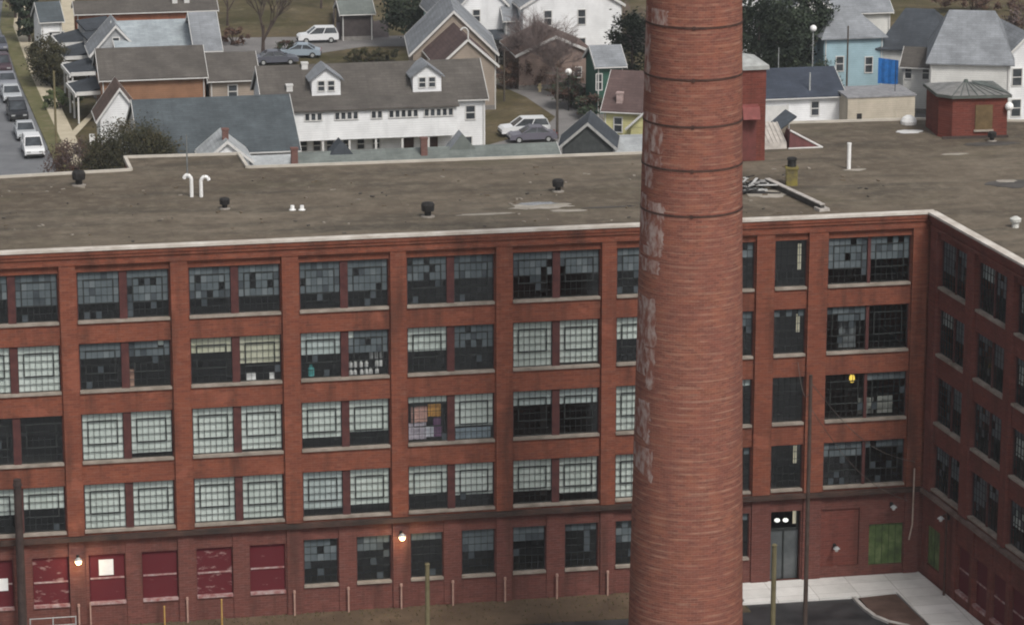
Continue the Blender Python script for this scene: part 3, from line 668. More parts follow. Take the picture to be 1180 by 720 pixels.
for i in range(150):
    a,b=rr.uniform(-20,33),rr.uniform(1.0,16.5)
    x,y=a,b; w=rr.uniform(.03,.16); h=rr.uniform(.02,.07); M=Matrix.Translation((x,y,ZT-.015))@Matrix.Rotation(rr.uniform(0,3.1),4,'Z')
    m.box(-w,w,-w*.5,w*.5,0,h,m=rr.randrange(3),M=FAC@M)
tag(m.build('roof_litter',[plain('pale_grit',(.26,.23,.19)),plain('dark_grit',(.05,.045,.04)),plain('brown_grit',(.12,.09,.06))]),kind='stuff')
# fallen beam and rubble
m=MB(); a=rp(884,213); b_=rp(948,243); d_=(b_-a); L_=d_.length; m.box(0,L_,-.13,.10,.05,.34); m.box(0,L_,-.17,.14,.341,.40,m=1); m.box(-.2,.3,-.5,.5,.0,.2); m.box(L_-.5,L_+.2,-.3,.35,.0,.16,m=1)
one('fallen_beam',m,[plain('dark_beam',(.06,.055,.05)),plain('grey_beam',(.42,.39,.36))],a,'long grey beam lying on the roof right of the smokestack','beam',None,math.atan2(d_.y,d_.x))
m=MB(); rr=random.Random(4)
for i in range(34):
    L=rr.uniform(.25,.95); h=rr.uniform(.04,.12)
    M=Matrix.Translation((rr.gauss(-.3,.6),rr.gauss(-.3,.95),rr.uniform(.03,.38)))@Matrix.Rotation(rr.gauss(.5,.7),4,'Z')@Matrix.Rotation(rr.uniform(-.25,.25),4,'X')@Matrix.Rotation(rr.uniform(-.3,.3),4,'Y')
    m.box(-L,L,-h,h,-.02,.03,m=rr.choice((0,1,1,2)),M=M)
for x,y,w in ((-.5,-1.2,.9),(-.9,.2,.7)): m.box(x-w,x+w,y-.35,y+.35,.03,.06,m=1); m.box(x-w*.7,x+w*1.2,y+.3,y+.8,.03,.07,m=2)
tag(one('rubble_pile',m,[plain('grey_rubble',(.24,.235,.23)),BLACKM,plain('white_rubble',(.48,.48,.47))],rp(872,217),'heap of broken grey and white boards beside the smokestack','rubble pile'),kind='stuff')
m=MB(); m.box(-.33,.33,-.33,.33,0,.98); m.box(-.38,.38,-.38,.38,.98,1.1)
one('square_vent_stack',m,mat('mossy_block',(.12,.10,.055),(.24,.20,.05),1.6),rp(912,213),'squat mossy yellow block stack right of the smokestack','vent stack')
m=MB(); m.tube((0,0,0),(0,0,.42),.26,.26,10); m.tube((0,0,.42),(0,0,.52),.32,.28,10)
one('chimney_pot',m,BLACKM,rp(912,213)+Vector((0,0,1.1)),'black pot on top of the mossy block stack','chimney pot')
# tilted hatch, red monitor, brick stair tower, penthouse
mn=empty('roof_monitor',rp(925,169),FA,'low dark red triangular roof monitor with pale edging','roof monitor')
k_=.60
def kk(*p): return [tuple(q*k_ for q in v) for v in p]
m=MB(); A,B_,C_,D_,E_,F_=kk((-1.7,-.9,0),(1.7,-.9,0),(-1.5,-.4,1.75),(1.9,1.6,0),(-1.4,1.4,1.75),(-1.8,1.6,0))
m.face([A,B_,C_]); m.face([B_,D_,E_,C_]); m.face([A,C_,E_,F_]); m.face([D_,F_,E_])
m.build('body',plain('dark_red_felt',(.11,.04,.04)),mn)
m=MB(); m.tube(Vector(B_)+Vector((.05,-.03,.03)),Vector(C_)+Vector((0,-.02,.04)),.065); m.tube(Vector(A)+Vector((-.05,-.03,.03)),Vector(B_)+Vector((.1,-.03,.03)),.05); m.build('edging',TRIM,mn)
tl=empty('tilted_hatch',rp(893,172),FA,'tilted dark blue hatch panel on a pale ribbed base','hatch')
m=MB()
m.hexa([(-.65,0,0),(.75,0,0),(.75,2.4,0),(-.65,2.4,0),(-.65,.1,.35),(.75,.1,.35),(.75,2.3,1.2),(-.65,2.3,1.2)])
for i in range(6):
    x=-.62+i*.26; m.hexa([(x,.11,.352),(x+.06,.11,.352),(x+.06,2.29,1.202),(x,2.29,1.202),(x,.11,.40),(x+.06,.11,.40),(x+.06,2.29,1.25),(x,2.29,1.25)])
m.build('base',plain('ribbed_grey',(.42,.39,.36)),tl)
m=MB(); iv=(Matrix.Translation(rp(893,172))@Matrix.Rotation(FA,4,'Z')).inverted()
q=[iv@atY(x,y,Y) for x,y,Y in ((881,147,203.2),(895,152,202.4),(918,134,203.6),(905,126,204.4))]; nn=(q[1]-q[0]).cross(q[3]-q[0]).normalized()*.1
m.hexa([v-nn for v in q]+list(q)); m.build('panel',plain('dark_blue_panel',(.055,.065,.078)),tl)
m=MB()
for v in (q[0]*.7+q[2]*.3,q[1]*.4+q[2]*.6): m.tube(v-nn,(v.x,v.y,.3),.05)
m.build('prop',plain('hatch_prop',(.3,.3,.3)),tl)
tw=empty('stair_tower',rp(858,186),FA,'square red brick stair tower with pale cap half hidden by the smokestack','stair tower')
tb=MB(); tb.box(-2.0,1.25,0,3.4,0,5.6); tb.build('wall',BRICK_PH,tw)
tb=MB(); tb.box(-2.15,1.4,-.15,3.55,5.6,5.85); tb.hexa([(-2.15,-.15,5.85),(1.4,-.15,5.85),(1.4,3.55,5.85),(-2.15,3.55,5.85),(-.6,1.2,6.3),(0,1.2,6.3),(0,2,6.3),(-.6,2,6.3)]); tb.build('cap',plain('pale_cap_metal',(.36,.37,.36)),tw)
tb=MB(); tb.hexa([(-.3,-.75,2.7),(.75,-.75,2.7),(.75,-.02,2.7),(-.3,-.02,2.7),(-.3,-.5,3.4),(.75,-.5,3.4),(.75,-.02,3.5),(-.3,-.02,3.5)]); tb.build('hood',plain('red_hood',(.20,.06,.055)),tw)
tb=MB(); tb.box(-.25,.7,-.03,-.004,.05,2.6); tb.build('door',plain('dark_red_door',(.13,.04,.035)),tw)
ph=empty('brick_penthouse',rp(1111,152),FA-R(4),'small red brick penthouse with a grey green glazed pyramid roof','penthouse')
pb=MB(); pb.prism([(-2.0,-1.2),(-1.3,-2.0),(2.2,-2.0),(2.2,2.0),(-2.0,2.0)],0,2.55); pb.build('wall',BRICK_PH,ph)
pr=MB(); z0=2.552
pr.prism([(-2.2,-1.3),(-1.4,-2.2),(2.4,-2.2),(2.4,2.2),(-2.2,2.2)],z0,z0+.18)
ring=[(-2.15,-1.28),(-1.38,-2.15),(2.35,-2.15),(2.35,2.15),(-2.15,2.15)]; apx=[(-.35,-.1),(-.25,-.25),(.45,-.25),(.45,.25),(-.35,.25)]
for i in range(5):
    j=(i+1)%5; pr.face([(*ring[i],z0+.19),(*ring[j],z0+.19),(*apx[j],z0+.62),(*apx[i],z0+.62)],1)
pr.face([(*q,z0+.62) for q in apx],1)
rfo=pr.build('roof',[plain('verdigris_edge',(.10,.11,.10)),mat('wired_glass_roof',(.12,.12,.115),(.24,.235,.225),1.8,rough=.4)],ph)
pr=MB()
for t in [i/7 for i in range(8)]:
    pr.tube((-1.38+t*3.73,-2.15,z0+.2),(-.25+t*.7,-.25,z0+.64),.035,n=5)
    pr.tube((2.35,-2.15+t*4.3,z0+.2),(.45,-.25+t*.5,z0+.64),.035,n=5)
pr.build('glazing_bar',plain('grey_bar',(.10,.115,.11)),rfo)
pr=MB(); pr.tube((0,0,z0+.62),(0,0,z0+.8),.18,.12,8); pr.build('finial',plain('dark_finial',(.10,.12,.11)),rfo)
pr=MB(); pr.box(.15,1.25,-2.05,-2.004,.55,2.1); w_=pr.build('blind_window',plain('olive_board',(.13,.09,.045)),ph)
pr=MB(); pr.box(.08,1.32,-2.12,-2.004,.42,.54); pr.build('sill',STONE,w_)
pr=MB(); pr.box(-1.92,2.28,-2.1,-1.99,.0,.16); pr.build('plinth',plain('dark_plinth',(.06,.045,.04)),ph)
pr=MB(); pr.ball((0,0,0),.27,12,8); o=one('globe_lamp',pr,GLOBE,FAC@Vector((0,0,0)),'white globe lamp on the right corner of the brick penthouse','globe lamp'); o.location=(Matrix.Translation(ph.location)@Matrix.Rotation(FA-R(4),4,'Z'))@Vector((2.25,-2.2,2.0))

print('roof ok')
# ------------------------------------------------------------------ ground
def sheet(name,pts,z,mt,kind='structure',thick=None):
    m=MB()
    if thick: m.prism([(p[0],p[1]) for p in pts],z,z+thick)
    else: m.face([(p[0],p[1],z) for p in pts])
    o=m.build(name,mt); return tag(o,kind=kind)
sheet('ground',[(-500,-120),(500,-120),(500,900),(-500,900)],0,YARD)
fl=lambda s,d: FAC@Vector((s,d,0))
sheet('grass_strip',[fl(-34,-.02),fl(22.2,-.02),fl(22.2,-4.4),fl(10,-4.0),fl(-34,-5.2)][::-1],.008,EARTH)
sheet('parking_lot',[(-80,20),(80,20),fl(60,-3.2),fl(22.3,-3.0),fl(22.3,-4.5),fl(10,-4.1),fl(-34,-5.4),(-80,165)],.004,ASPH_DK)
g=[at(855,669),at(1060,657),WING@Vector((0,-.02,0)),WING@Vector((26,-.02,0)),WING@Vector((26,-3.2,0)),at(1078,735),at(1033,684),at(985,689),at(855,698)]
g=[fl(22.3,-.04),fl(33.5,-.04),WING@Vector((26,-.06,0)),WING@Vector((26,-2.9,0)),at(1069,720),at(1033,684),at(988,689),at(855,697),fl(22.3,-2.95)]
sheet('sidewalk',g[::-1],.0,CONC,thick=.14)
sheet('planting_bed',[at(990,690),at(1032,685.5),at(1067,719),at(1072,735),at(1040,724),at(1020,717),at(1004,706)][::-1],.0,BED,thick=.09)
m=MB(); kp=[at(984,690),at(996,702),at(1008,711),at(1024,717.5),at(1045,722),at(1075,736)]
for a,b in zip(kp[:-1],kp[1:]):
    d=(b-a).normalized(); n=Vector((-d.y,d.x,0))*.11; q=[a-n-d*.03,b-n,b+n,a+n-d*.03]; m.hexa([(v.x,v.y,0) for v in q]+[(v.x,v.y,.15) for v in q])
tag(m.build('kerb',KERBM),kind='structure')
m=MB(); rr=random.Random(9)
for i in range(1500):
    s=rr.uniform(-24,21); d=-rr.random()**1.5*4.2-.1; p=fl(s,d); h=rr.uniform(.04,.16); a=rr.uniform(0,6.28); w=.07
    m.face([(p.x-w*math.cos(a),p.y-w*math.sin(a),.0),(p.x+w*math.cos(a),p.y+w*math.sin(a),.0),(p.x+rr.uniform(-.08,.08),p.y,h)],rr.randrange(2))
tag(m.build('weeds',[mat('dry_weed',(.12,.09,.045)),mat('dull_weed',(.085,.07,.035))]),kind='stuff')
# background streets
st_l=[at(70,196),at(20,80),at(0,30),at(-8,0)]
off=lambda p,dx: Vector((p.x+dx,p.y,0))
e0=Vector((-35,262,0)); e1=Vector((-66,404,0))
def sideline(dx): return [Vector((e0.x+dx+1.2,e0.y,0)),at(66,195)+Vector((dx,0,0)),at(20,90)+Vector((dx,0,0)),at(0,32)+Vector((dx,0,0)),Vector((e1.x+dx+4,e1.y,0))]
def band(name,d0,d1,z,mt,thick=None,clip=None):
    A=sideline(d0); Bq=sideline(d1)[::-1]; return sheet(name,A+Bq if d0>d1 else Bq[::-1]+A[::-1],z,mt,thick=thick)
band('street',-9.5,0,.012,ASPH)
band('verge',.0,1.5,.0,GRASS,thick=.12)
band('sidewalk',1.5,3.0,.0,CONC2,thick=.125)
sheet('cross_street',[Vector((-60,262,0)),Vector((-36,266,0)),Vector((60,284,0)),Vector((60,292,0)),Vector((-36,274,0)),Vector((-60,270,0))],.009,ASPH)
lane=[at(560,72),at(600,92),at(645,112),at(700,140),at(760,160),at(760,185),at(560,185),at(560,168),at(625,150),at(640,135),at(606,112),at(560,92)]
sheet('alley',lane[::-1],.013,LANE)
sheet('side_road',[at(250,44),at(600,40),at(600,52),at(420,54),at(300,72),at(250,72)][::-1],.011,LANE)
sheet('driveway',[at(70,-5),at(86,-5),at(86,44),at(72,44)][::-1],.014,CONC2)
sheet('footpath',[at(66,172),at(72,164),at(108,128),at(112,131),at(76,170)][::-1],.126,CONC2,thick=.01)
sheet('backyard_lot',[at(560,170),at(760,150),at(1180,110),at(1180,190),at(560,190)][::-1],.007,LANE)
print('ground ok')
# ------------------------------------------------------------------ houses
HG='houses behind the mill'
PLINTH=plain('rubble_plinth',(.20,.19,.18))
def houses_win(root,M,w,h,two=True,frame=TRIM):
    """one window: frame bars set proud of the wall, its pane a sub-part. M maps (u,out,v) on the wall"""
    f=MB(); t=.09
    for q in ((-w/2-t,-w/2,-h/2-t,h/2+t),(w/2,w/2+t,-h/2-t,h/2+t)): f.box(q[0],q[1],-.09,-.003,q[2],q[3],M=M)
    for z in (-h/2-t/2,h/2+t/2): f.box(-w/2,w/2,-.088,-.003,z-t/2,z+t/2,M=M)
    if two: f.box(-w/2,w/2,-.075,-.04,-.04,.04,M=M)
    fo=f.build('window',frame,root)
    p=MB(); p.box(-w/2,w/2,-.035,-.003,-h/2,h/2,M=M); p.build('pane',PANE,fo)
def wallM(face,L,W,u,z):
    if face=='f': return Matrix.Translation((u,-W/2,z))
    if face=='l': return Matrix.Translation((-L/2,-u,z))@Matrix.Rotation(R(-90),4,'Z')
    if face=='r': return Matrix.Translation((L/2,u,z))@Matrix.Rotation(R(90),4,'Z')
    return Matrix.Translation((-u,W/2,z))@Matrix.Rotation(R(180),4,'Z')
def house(label,c,rot,L,W,He,Hr,wm,rm,wins=(),doors=(),chim=(),over=.4,name='house',cat='house',group=HG,hip=0,trim=TRIM,base=0):
    root=empty(name,(c[0],c[1],base),rot,label,cat,group)
    w=MB(); a,b=L/2,W/2
    if hip:
        w.box(-a,a,-b,b,0,He)
    else:
        w.face([(-a,-b,0),(a,-b,0),(a,-b,He),(-a,-b,He)]); w.face([(a,b,0),(-a,b,0),(-a,b,He),(a,b,He)])
        w.face([(-a,b,0),(-a,-b,0),(-a,-b,He),(-a,0,Hr),(-a,b,He)]); w.face([(a,-b,0),(a,b,0),(a,b,He),(a,0,Hr),(a,-b,He)])
    w.build('wall',wm,root)
    r=MB(); s=(Hr-He)/b; t=.16; zo=He-over*s+.02
    if hip:
        k=min(hip,a-.1); e=[(-a-over,-b-over),(a+over,-b-over),(a+over,b+over),(-a-over,b+over)]; zb=He+.01; rg=[(-a+k,0,Hr),(a-k,0,Hr)]
        r.prism(e,zb-.12,zb)
        E=[(q[0],q[1],zb+.004) for q in e]
        r.face([E[0],E[1],rg[1],rg[0]]); r.face([E[2],E[3],rg[0],rg[1]]); r.face([E[1],E[2],rg[1]]); r.face([E[3],E[0],rg[0]])
    else:
        for sg in (-1,1):
            y0=sg*(b+over); P=[(-a-over*.6,y0,zo),(a+over*.6,y0,zo),(a+over*.6,0,Hr+.02),(-a-over*.6,0,Hr+.02)]
            if sg>0: P=[P[1],P[0],P[3],P[2]]
            r.hexa(P+[(q[0],q[1],q[2]+t) for q in P])
    ro_=r.build('roof',rm,root)
    if trim and not hip:
        m=MB()
        for sx in (-a-over*.6,a+over*.6):
            for sg in (-1,1):
                y0=sg*(b+over); d=.05 if sx>0 else -.05
                x0,x1=sorted((sx+d*.1,sx+d)); m.hexa([(x0,min(0,y0),(Hr if min(0,y0)==0 else zo)-.12),(x1,min(0,y0),(Hr if min(0,y0)==0 else zo)-.12),(x1,max(0,y0),(Hr if max(0,y0)==0 else zo)-.12),(x0,max(0,y0),(Hr if max(0,y0)==0 else zo)-.12),
                    (x0,min(0,y0),(Hr if min(0,y0)==0 else zo)+t+.03),(x1,min(0,y0),(Hr if min(0,y0)==0 else zo)+t+.03),(x1,max(0,y0),(Hr if max(0,y0)==0 else zo)+t+.03),(x0,max(0,y0),(Hr if max(0,y0)==0 else zo)+t+.03)])
        for sg in (-1,1): m.box(-a-over*.6,a+over*.6,*sorted((sg*(b+over+.005),sg*(b+over+.07))),zo-.01,zo+.09)
        m.build('fascia',trim,root)
    for q in wins: houses_win(root,wallM(q[0],L,W,q[1],q[2]),q[3],q[4])
    for q in doors:
        M=wallM(q[0],L,W,q[1],0); d=MB(); d.box(-q[2]/2,q[2]/2,-.06,-.003,.05,q[3],M=M); do=d.build('door',q[4] if len(q)>4 else DOORM,root)
        d=MB(); 
        for x in (-q[2]/2-.1,q[2]/2+.01): d.box(x,x+.09,-.1,-.003,.05,q[3]+.1,M=M)
        d.build('door_frame',TRIM,do)
    for q in chim:
        zr=Hr-abs(q[1])*s
        d=MB(); d.box(q[0]-.28,q[0]+.28,q[1]-.26,q[1]+.26,zr-.5,zr+q[2]); d.box(q[0]-.33,q[0]+.33,q[1]-.31,q[1]+.31,zr+q[2],zr+q[2]+.14); d.build('chimney',q[3] if len(q)>3 else CBRICK,ro_)
    d=MB(); d.box(-a-.03,a+.03,-b-.03,b+.03,0,.45); d.build('plinth',PLINTH,root)
    for sx in (-1,1):
        d=MB(); d.tube((sx*(a-.15),-b-.08,.0),(sx*(a-.15),-b-.08,He-.1),.06,.06,6); d.build('downpipe',trim,root)
    return root
G=R(11)
def solve(fn,target,lo,hi):
    for _ in range(60):
        m=(lo+hi)/2
        if fn(m)>target: lo=m
        else: hi=m
    return (lo+hi)/2
def h_eave(label,x1,x2,y,He,ry,wm,rm,slope=.55,rot=G,**k):
    """house whose long eave faces us: eave line at picture height y, ridge at ry"""
    mid=at((x1+x2)/2,y,He); n=Vector((-math.sin(rot),math.cos(rot),0)); L=(x2-x1)*proj(mid)[2]/(FPX*math.cos(rot))
    W=2*solve(lambda h: proj(mid+n*h+Vector((0,0,slope*h)))[1],ry,.3,30)
    c=mid+n*(W/2); return house(label,c,rot,L-.4,W-.6,He,He+slope*(W/2),wm,rm,**k)
def h_gable(label,x1,x2,y,He,ay,D,wm,rm,rot=G,**k):
    """house whose gable wall faces us; ridge runs away from us. face 'l' is the gable we see"""
    mid=at((x1+x2)/2,y,He); n=Vector((-math.sin(rot),math.cos(rot),0)); W=(x2-x1)*proj(mid)[2]/(FPX*math.cos(rot))
    Hr=solve(lambda z: proj((mid.x,mid.y,z))[1],ay,He,He+15)
    c=mid+n*(D/2); return house(label,c,rot+R(90),D,W,He,Hr,wm,rm,**k)
def prt(n,o): 
    pass
# white two-family house with dormers
wh=h_eave('long white double house with brown roof, two dormers and an enclosed upper porch',304,562,117,6.0,74,WHITE,R_BROWN,slope=.62,
   wins=[('f',8.7,4.6,.8,1.2),('f',8.4,1.7,.8,1.3)],chim=[(-5.9,-.3,.5,TRIM),(-7.6,-2.6,.5,TRIM)])
wl=wh; rfw=[o for o in wh.children if o.name.startswith('roof')][0]
def dims(o):
    w=[c for c in o.children if c.name.startswith('wall')][0]; xs=[v.co.x for v in w.data.vertices]; ys=[v.co.y for v in w.data.vertices]; zs=[v.co.z for v in w.data.vertices]; return max(xs)*2,max(ys)*2,max(zs)
L_,W_,Hr_=dims(wh); b_=W_/2; sl=(Hr_-6)/b_
for x in (-L_/2+5.7,-L_/2+14.9):
    d=MB(); y0=-b_+.55; yb=-.6; zb=6+.55*sl-.1; wz=zb+1.75; pk=wz+.95
    d.face([(x-1.3,y0,zb),(x+1.3,y0,zb),(x+1.3,y0,wz),(x,y0,pk),(x-1.3,y0,wz)]); d.face([(x-1.3,yb,zb),(x-1.3,y0,zb),(x-1.3,y0,wz),(x-1.3,yb,wz)]); d.face([(x+1.3,y0,zb),(x+1.3,yb,zb),(x+1.3,yb,wz),(x+1.3,y0,wz)])
    do=d.build('dormer',WHITE,wh)
    d=MB()
    for sg in (-1,1):
        P=[(x+sg*1.6,y0-.25,wz-.18),(x,y0-.25,pk+.02),(x,yb+.5,pk+.02),(x+sg*1.6,yb+.5,wz-.18)]
        if sg<0: P=P[::-1]
        d.hexa(P+[(q[0],q[1],q[2]+.12) for q in P])
    d.build('dormer_roof',R_GREY,do)
    for dx in (-.45,.45):
        houses_win(do,Matrix.Translation((x+dx,y0,zb+1.15)),.55,.85)
# enclosed upper porch on the front with ribbon windows
p=MB(); x0,x1=-L_/2+2.5,-L_/2+17.2; yf=-b_-1.7; p.box(x0,x1,yf,-b_+.1,2.9,5.55); po=p.build('porch_room',WHITE,wh)
p=MB(); p.hexa([(x0-.2,yf-.3,5.56),(x1+.2,yf-.3,5.56),(x1+.2,-b_+.2,6.3),(x0-.2,-b_+.2,6.3),(x0-.2,yf-.3,5.7),(x1+.2,yf-.3,5.7),(x1+.2,-b_+.2,6.45),(x0-.2,-b_+.2,6.45)]); p.build('porch_roof',R_BROWN,po)
for gx,n in ((.9,3),(3.6,4),(6.9,2),(8.5,5),(11.7,5)):
    for i in range(n): houses_win(po,Matrix.Translation((x0+gx+.25+i*.55,yf,5.08)),.36,.6,two=False)
for i in range(7):
    p=MB(); xx=x0+.15+i*(x1-x0-.3)/6; p.box(xx-.09,xx+.09,yf+.1,yf+.28,0,2.9); p.build('porch_post',TRIM,wh)
for xx in (1.0,2.2,3.4,4.9,6.2,7.6): houses_win(wh,Matrix.Translation((x0+xx,-b_,2.1)),.6,.9)
for xx,w in ((10.6,.9),(12.6,1.3)):
    d=MB(); d.box(x0+xx-w/2,x0+xx+w/2,-b_-.05,-b_-.004,.05,2.5); d.build('door',DOORM,wh)
# slate-blue long roof, pale strip and little cone roof in front of it
h_eave('low long house with plain slate blue roof behind the twin gooseneck pipes',163,345,176,3.5,114,WHITE2,R_SLATE,slope=.45,group=HG,wins=[('l',0,2,.8,1.1)])
h_eave('low lean shed with pale metal roof at the back edge of the mill roof',286,352,203,3.0,181,WHITE2,R_PALE,slope=.25,name='shed',cat='shed',group='sheds behind the mill')
h_gable('small white gabled annex with pale roof and brick chimney before the slate blue roof',238,286,184,4.2,164,5,WHITE,R_PALE,wins=[('l',0,3,.6,.8)],chim=[(-1.2,.0,.8)])
ls=h_eave('long low grey green roof between the mill and the white double house',348,650,196,3.6,172,GREYW,R_OLIVE,slope=.35,name='row_shed',cat='shed',group='sheds behind the mill',chim=[(-.4,-1.0,1.5),(-11.6,-1.4,1.3)])
L2,W3,H3=dims(ls)
for px,hw,h,mt,rm in ((398,1.45,1.35,R_DARK,R_DARK),(540,1.6,1.6,R_OLIVE,R_GREY)):
    x=(px-499)/302*L2; d=MB(); z=H3-.25
    d.face([(x-hw,-.6,z-.3),(x+hw,-.6,z-.3),(x,-.6,z+h)]); d.face([(x+hw,-.6,z-.3),(x+hw,1.2,z-.3),(x,1.2,z+h),(x,-.6,z+h)],1); d.face([(x-hw,1.2,z-.3),(x-hw,-.6,z-.3),(x,-.6,z+h),(x,1.2,z+h)],1); d.face([(x+hw,1.2,z-.3),(x-hw,1.2,z-.3),(x,1.2,z+h)])
    d.build('gablet',[mt,rm],ls)
h_gable('low shed with a dark gable and pale rake in front of the yellow house',648,706,168,4.0,143,5,plain('charcoal_boards',(.05,.055,.055)),R_DARK,rot=R(-4),trim=plain('pale_rake',(.34,.34,.33)),name='shed',cat='shed',group='sheds behind the mill')
h_eave('low flat pale roofed shed left of the smokestack in front of the yellow house',705,790,180,2.6,160,WHITE2,R_PALE,slope=.15,name='shed',cat='shed',group='sheds behind the mill')
# left cluster
h_eave('brown roofed house with rust coloured wall behind the slate blue roof',116,238,90,4.6,56,ORANGE,R_BROWN,slope=.5,wins=[('f',-3.6,3.4,.7,1.2)],chim=())
h_eave('smaller brown roofed house with beige wall and one white window left of the dormered house',240,299,92,4.2,62,BEIGE,R_BROWN,slope=.5,wins=[('f',-.1,3.0,.8,1.2)])
h_gable('little white gable house with brown roof beside the dark bush',116,161,134,4.0,103,5,WHITE,R_UMBER,wins=[('l',1.0,3.5,.6,1.1)])
h_gable('grey house whose dark gable with a small window faces us',108,160,60,4.6,31,6,GREYW,R_GREY,wins=[('l',0,5.4,.6,1.2)])
h_eave('wing of pale silver metal roof right of the dark grey gable',134,224,57,5.0,25,GREYW,R_METAL,slope=.45)
h_eave('grey roofed house at the end of the silver metal roof',224,256,58,5.4,16,GREYW,R_GREY,slope=.5)
h_eave('long low brown roofed building with orange brick wall at the top left',88,250,14,3.6,1,brick_mat('orange_brick',(.30,.12,.07),(.26,.10,.06),(.36,.2,.15)),R_BROWN,slope=.35,chim=[(3.2,-.8,1.0,TRIM),(4.5,-.8,.9,TRIM)])
h_eave('white porch house with slate roof at the top left corner',46,73,24,4.2,4,WHITE,R_SLATE,slope=.6,wins=[('f',.5,2.0,1.5,1.8)],rot=R(18))
# terrace of porches along the left street
for k,(px,py) in enumerate(((90,50),(96,66),(103,85),(110,108))):
    wds=['farthest','second farthest','third','nearest'][k]
    c=at(px,py+27,0); root=empty('terrace_house',c,R(-74),wds+' of the four grey terrace houses stepping along the left street','house','terrace houses on the left street')
    wmb=MB(); wmb.box(-3.0,3.0,0.6,3.4,0,4.2); wmb.build('wall',GREYW,root)
    q=MB(); q.hexa([(-3.1,.4,4.2),(3.1,.4,4.2),(3.1,3.6,4.5),(-3.1,3.6,4.5),(-3.1,.4,4.4),(3.1,.4,4.4),(3.1,3.6,4.7),(-3.1,3.6,4.7)]); q.build('roof',R_DARK if k!=2 else R_GREY,root)
    q=MB(); q.hexa([(-2.8,-2.2,2.7),(2.8,-2.2,2.7),(2.8,.55,3.3),(-2.8,.55,3.3),(-2.8,-2.2,2.9),(2.8,-2.2,2.9),(2.8,.55,3.5),(-2.8,.55,3.5)]); pr_=q.build('porch_roof',R_DARK,root)
    q=MB(); q.box(-2.95,2.95,-2.35,-2.21,2.6,2.95); q.box(2.81,2.97,-2.2,.4,2.75,3.1); q.box(-2.97,-2.81,-2.2,.4,2.75,3.1); q.build('porch_fascia',TRIM,pr_)
    for xx in (-2.7,0,2.7):
        q=MB(); q.box(xx-.08,xx+.08,-2.1,-1.95,0,2.7); q.build('porch_post',TRIM,root)
    houses_win(root,Matrix.Translation((1.2,.6,3.75)),.6,.5); houses_win(root,Matrix.Translation((-1.2,.6,3.75)),.6,.5)
    q=MB(); q.box(-.45,.45,.54,.597,0,2.1); q.build('door',DOORM,root)
# middle cluster
h_gable('grey roofed house whose beige side wall rises behind the curled finial',476,570,60,4.2,14,11,BEIGE,R_GREY,rot=R(4))
fn=h_gable('rosy beige gable house with white rake boards and brown roof',508,570,74,4.6,46,9,BEIGE,R_MAROON,rot=R(10))
Lf,Wf,Hf=dims(fn)
q=MB(); q.path([(-Lf/2-.3,0,Hf+.1),(-Lf/2-.3,0,Hf+.9),(-Lf/2-.3,.2,Hf+1.2),(-Lf/2-.3,.5,Hf+1.25),(-Lf/2-.3,.75,Hf+1.0)],.08); q.build('finial',TRIM,fn)
h_gable('pale teal house at the top edge between the evergreen and the white porch house',503,532,14,6.0,-12,8,TEAL,R_GREY)
wp=h_gable('white house with a dark porch hood at the top edge right of the teal house',533,582,4,6.5,-22,9,WHITE,R_GREY,wins=[('l',-.8,5.2,.7,1.2)],doors=[('l',1.0,1.0,2.1)])
L6,W6,H6=dims(wp); q=MB(); q.hexa([(-L6/2-2.0,-W6/2,2.9),(-L6/2-.02,-W6/2,3.5),(-L6/2-.02,W6/2,3.5),(-L6/2-2.0,W6/2,2.9),(-L6/2-2.0,-W6/2,3.1),(-L6/2-.02,-W6/2,3.7),(-L6/2-.02,W6/2,3.7),(-L6/2-2.0,W6/2,3.1)]); q.build('porch_roof',R_DARK,wp)
for yy in (-W6/2+.2,0,W6/2-.2):
    q=MB(); q.box(-L6/2-1.9,-L6/2-1.75,yy-.08,yy+.08,0,2.95); q.build('porch_post',TRIM,wp)
h_gable('large plain white house with tall side wall left of the smokestack',603,716,6,6.6,-28,11,WHITE,R_GREY,wins=[('l',-2.6,5.3,.75,1.5),('l',1.0,5.3,.75,1.5),('l',1.0,2.3,.75,1.5)])
h_eave('narrow grey house with dark roof between the two white houses',580,606,22,5.0,0,GREYW,R_GREY,slope=.7)
h_gable('rosy low gable house behind the brown shrubs of the alley',598,682,62,3.6,43,8,PINKB,R_UMBER,wins=[('l',2.3,1.6,.7,1.0)])
h_eave('dark green house with grey roof between the dark shrubs',686,722,76,5.2,54,GREEN,R_GREY,slope=.5,wins=[('f',-1.1,3.6,.5,1.5)])
yh=h_eave('yellow house with maroon roof left of the smokestack',693,760,128,4.4,84,YELLOW,R_MAROON,slope=.62,rot=R(-14),wins=[('f',-1.2,3,.7,1.3),('f',1.4,3,.7,1.3),('l',0,3,.7,1.3)],chim=[(-1.2,-3.4,.9,plain('pale_flue',(.40,.30,.28)))])
Ly,Wy,Hy=dims(yh); q=MB(); q.face([(.2,-Wy/2-1.6,3.2),(4.2,-Wy/2-1.6,3.2),(2.2,-Wy/2-1.6,5.0)]); q.box(.3,4.1,-Wy/2-1.55,-Wy/2,0,3.2); gb=q.build('gable_bay',YELLOW,yh)
q=MB(); 
for sg in (-1,1):
    P=[(2.2+sg*2.3,-Wy/2-1.9,2.95),(2.2,-Wy/2-1.9,5.05),(2.2,-Wy/2+.8,5.05),(2.2+sg*2.3,-Wy/2+.8,2.95)]; P=P if sg>0 else P[::-1]; q.hexa(P+[(a[0],a[1],a[2]+.14) for a in P])
q.build('bay_roof',[R_MAROON],gb)
q=MB()
for sg in (-1,1): q.tube((2.2+sg*2.3,-Wy/2-1.95,3.0),(2.2,-Wy/2-1.95,5.15),.11)
q.build('rake_board',TRIM,gb)
